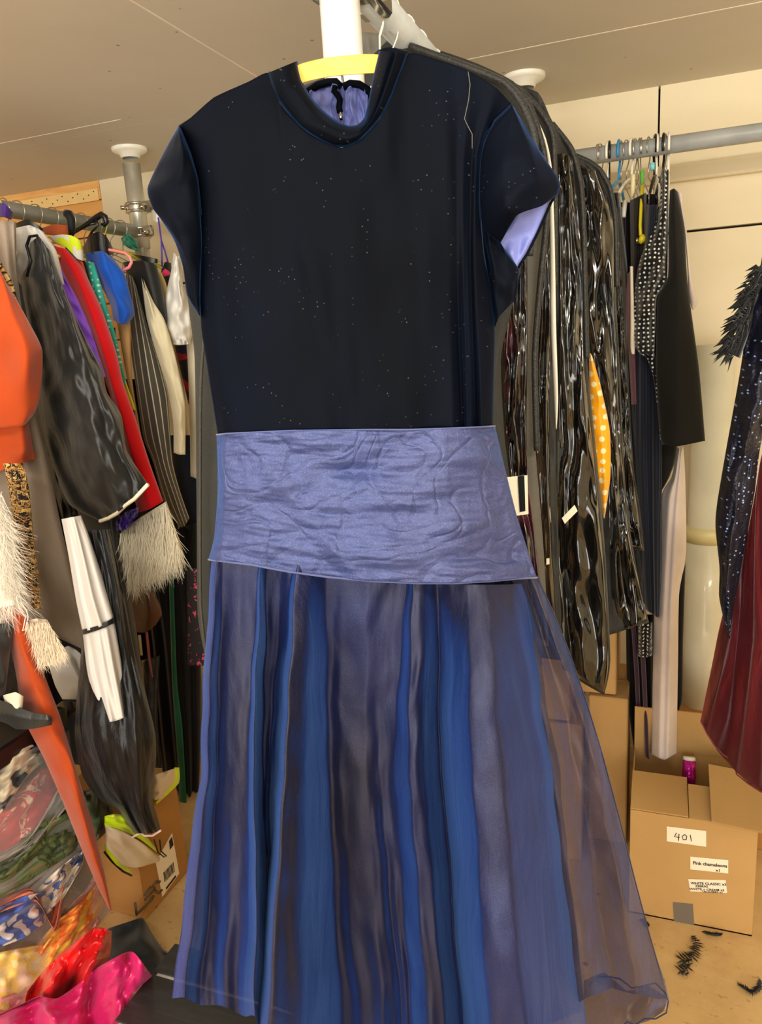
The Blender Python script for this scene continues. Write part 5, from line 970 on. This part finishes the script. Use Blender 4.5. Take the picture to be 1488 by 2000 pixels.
heap('red_satin_cloth','glossy red satin cloth heaped at bottom left beside the clear tub',[T((50,1940),(46,1980),(60,2040)),T((90,1890,.02),(84,1940,.06),(100,2030,.04)),T((123,1860,.02),(130,1930,-.01),(128,2000,.03)),T((186,1811,.03),(170,1870,.05),(160,1950,.02)),T((218,1818),(214,1870),(178,1905))],rs,1.30,171,folds=(2,.010,0),wr=[(.045,4,2.2),(.016,8,6),(.005,18,9)])
heap('pink_satin_cloth','glossy hot pink satin cloth heaped in front of the red satin',[T((-20,1990),(-20,2080)),T((40,1962,.03),(40,2070,.03)),T((76,1946,.01),(80,2060,.02)),T((112,1950,.03),(110,2070,.03)),T((158,1918,.05),(150,2060,.05)),T((190,1890,.01),(180,2060,.03)),T((240,1862,.06),(215,2060,.03)),T((262,1860,.02),(250,1960,.03),(225,2050,.01)),T((297,1906),(262,1950),(232,2000))],ps,1.22,172,folds=(3,.014,0),wr=[(.045,5,1.6),(.014,9,5),(.005,20,9)])
# bench
zB=.40; bxr=at(345,1850,PZ(zB)).x
BT=thing('slatted_bench','black painted slatted wooden bench with pale scuffed gaps beneath the skirt','bench')
y0=at(230,2000,PZ(zB)).y-.25; ya=at(345,1850,PZ(zB)).y
bkp=wood('black_painted_wood',(26,27,26),(44,45,43),(.4,3,3),.45,12,False)
g1=at(300,1910,PZ(zB)).y; g2=at(320,1963,PZ(zB)).y; yy=ya; sl=[ya,g1+.0,g1-.115,g1-.23,g1-.345]
for a,b in zip(sl,sl[1:]): MB().box(bxr,bxr+1.15,b+.0035,a-.0035,zB+.0101,zB+.0135,bev=.0012).build('slat',bkp,BT,smooth=False)
MB().box(bxr+.01,bxr+1.14,sl[-1]+.01,ya-.012,zB-.05,zB+.010).build('bed',plain('scuffed_grey',(190,188,180),.7),BT,smooth=False)
for x in (bxr+.02,bxr+1.08):
    for y in (sl[-1]+.02,ya-.07): MB().box(x,x+.05,y,y+.05,0,zB-.05).build('leg',bkp,BT,smooth=False)
# skirting at the foot of the wall
MB().box(-4,2.2,WY-.012,WY,0,.07,bev=.002).build('baseboard_back',mt_wall,smooth=False,kind='structure')
# ---------------------------------------------------------------- place each Empty at its thing's base
bpy.context.view_layer.update()
for r in FIX:
    pts=[]
    for ch in r.children_recursive:
        if ch.type=='MESH': pts+=[ch.matrix_world@v.co for v in ch.data.vertices]
    if not pts: continue
    b=Vector(((min(p.x for p in pts)+max(p.x for p in pts))/2,(min(p.y for p in pts)+max(p.y for p in pts))/2,min(p.z for p in pts)))
    r.location=b
    for ch in r.children: ch.matrix_parent_inverse=Matrix.Translation(-b)@ch.matrix_parent_inverse
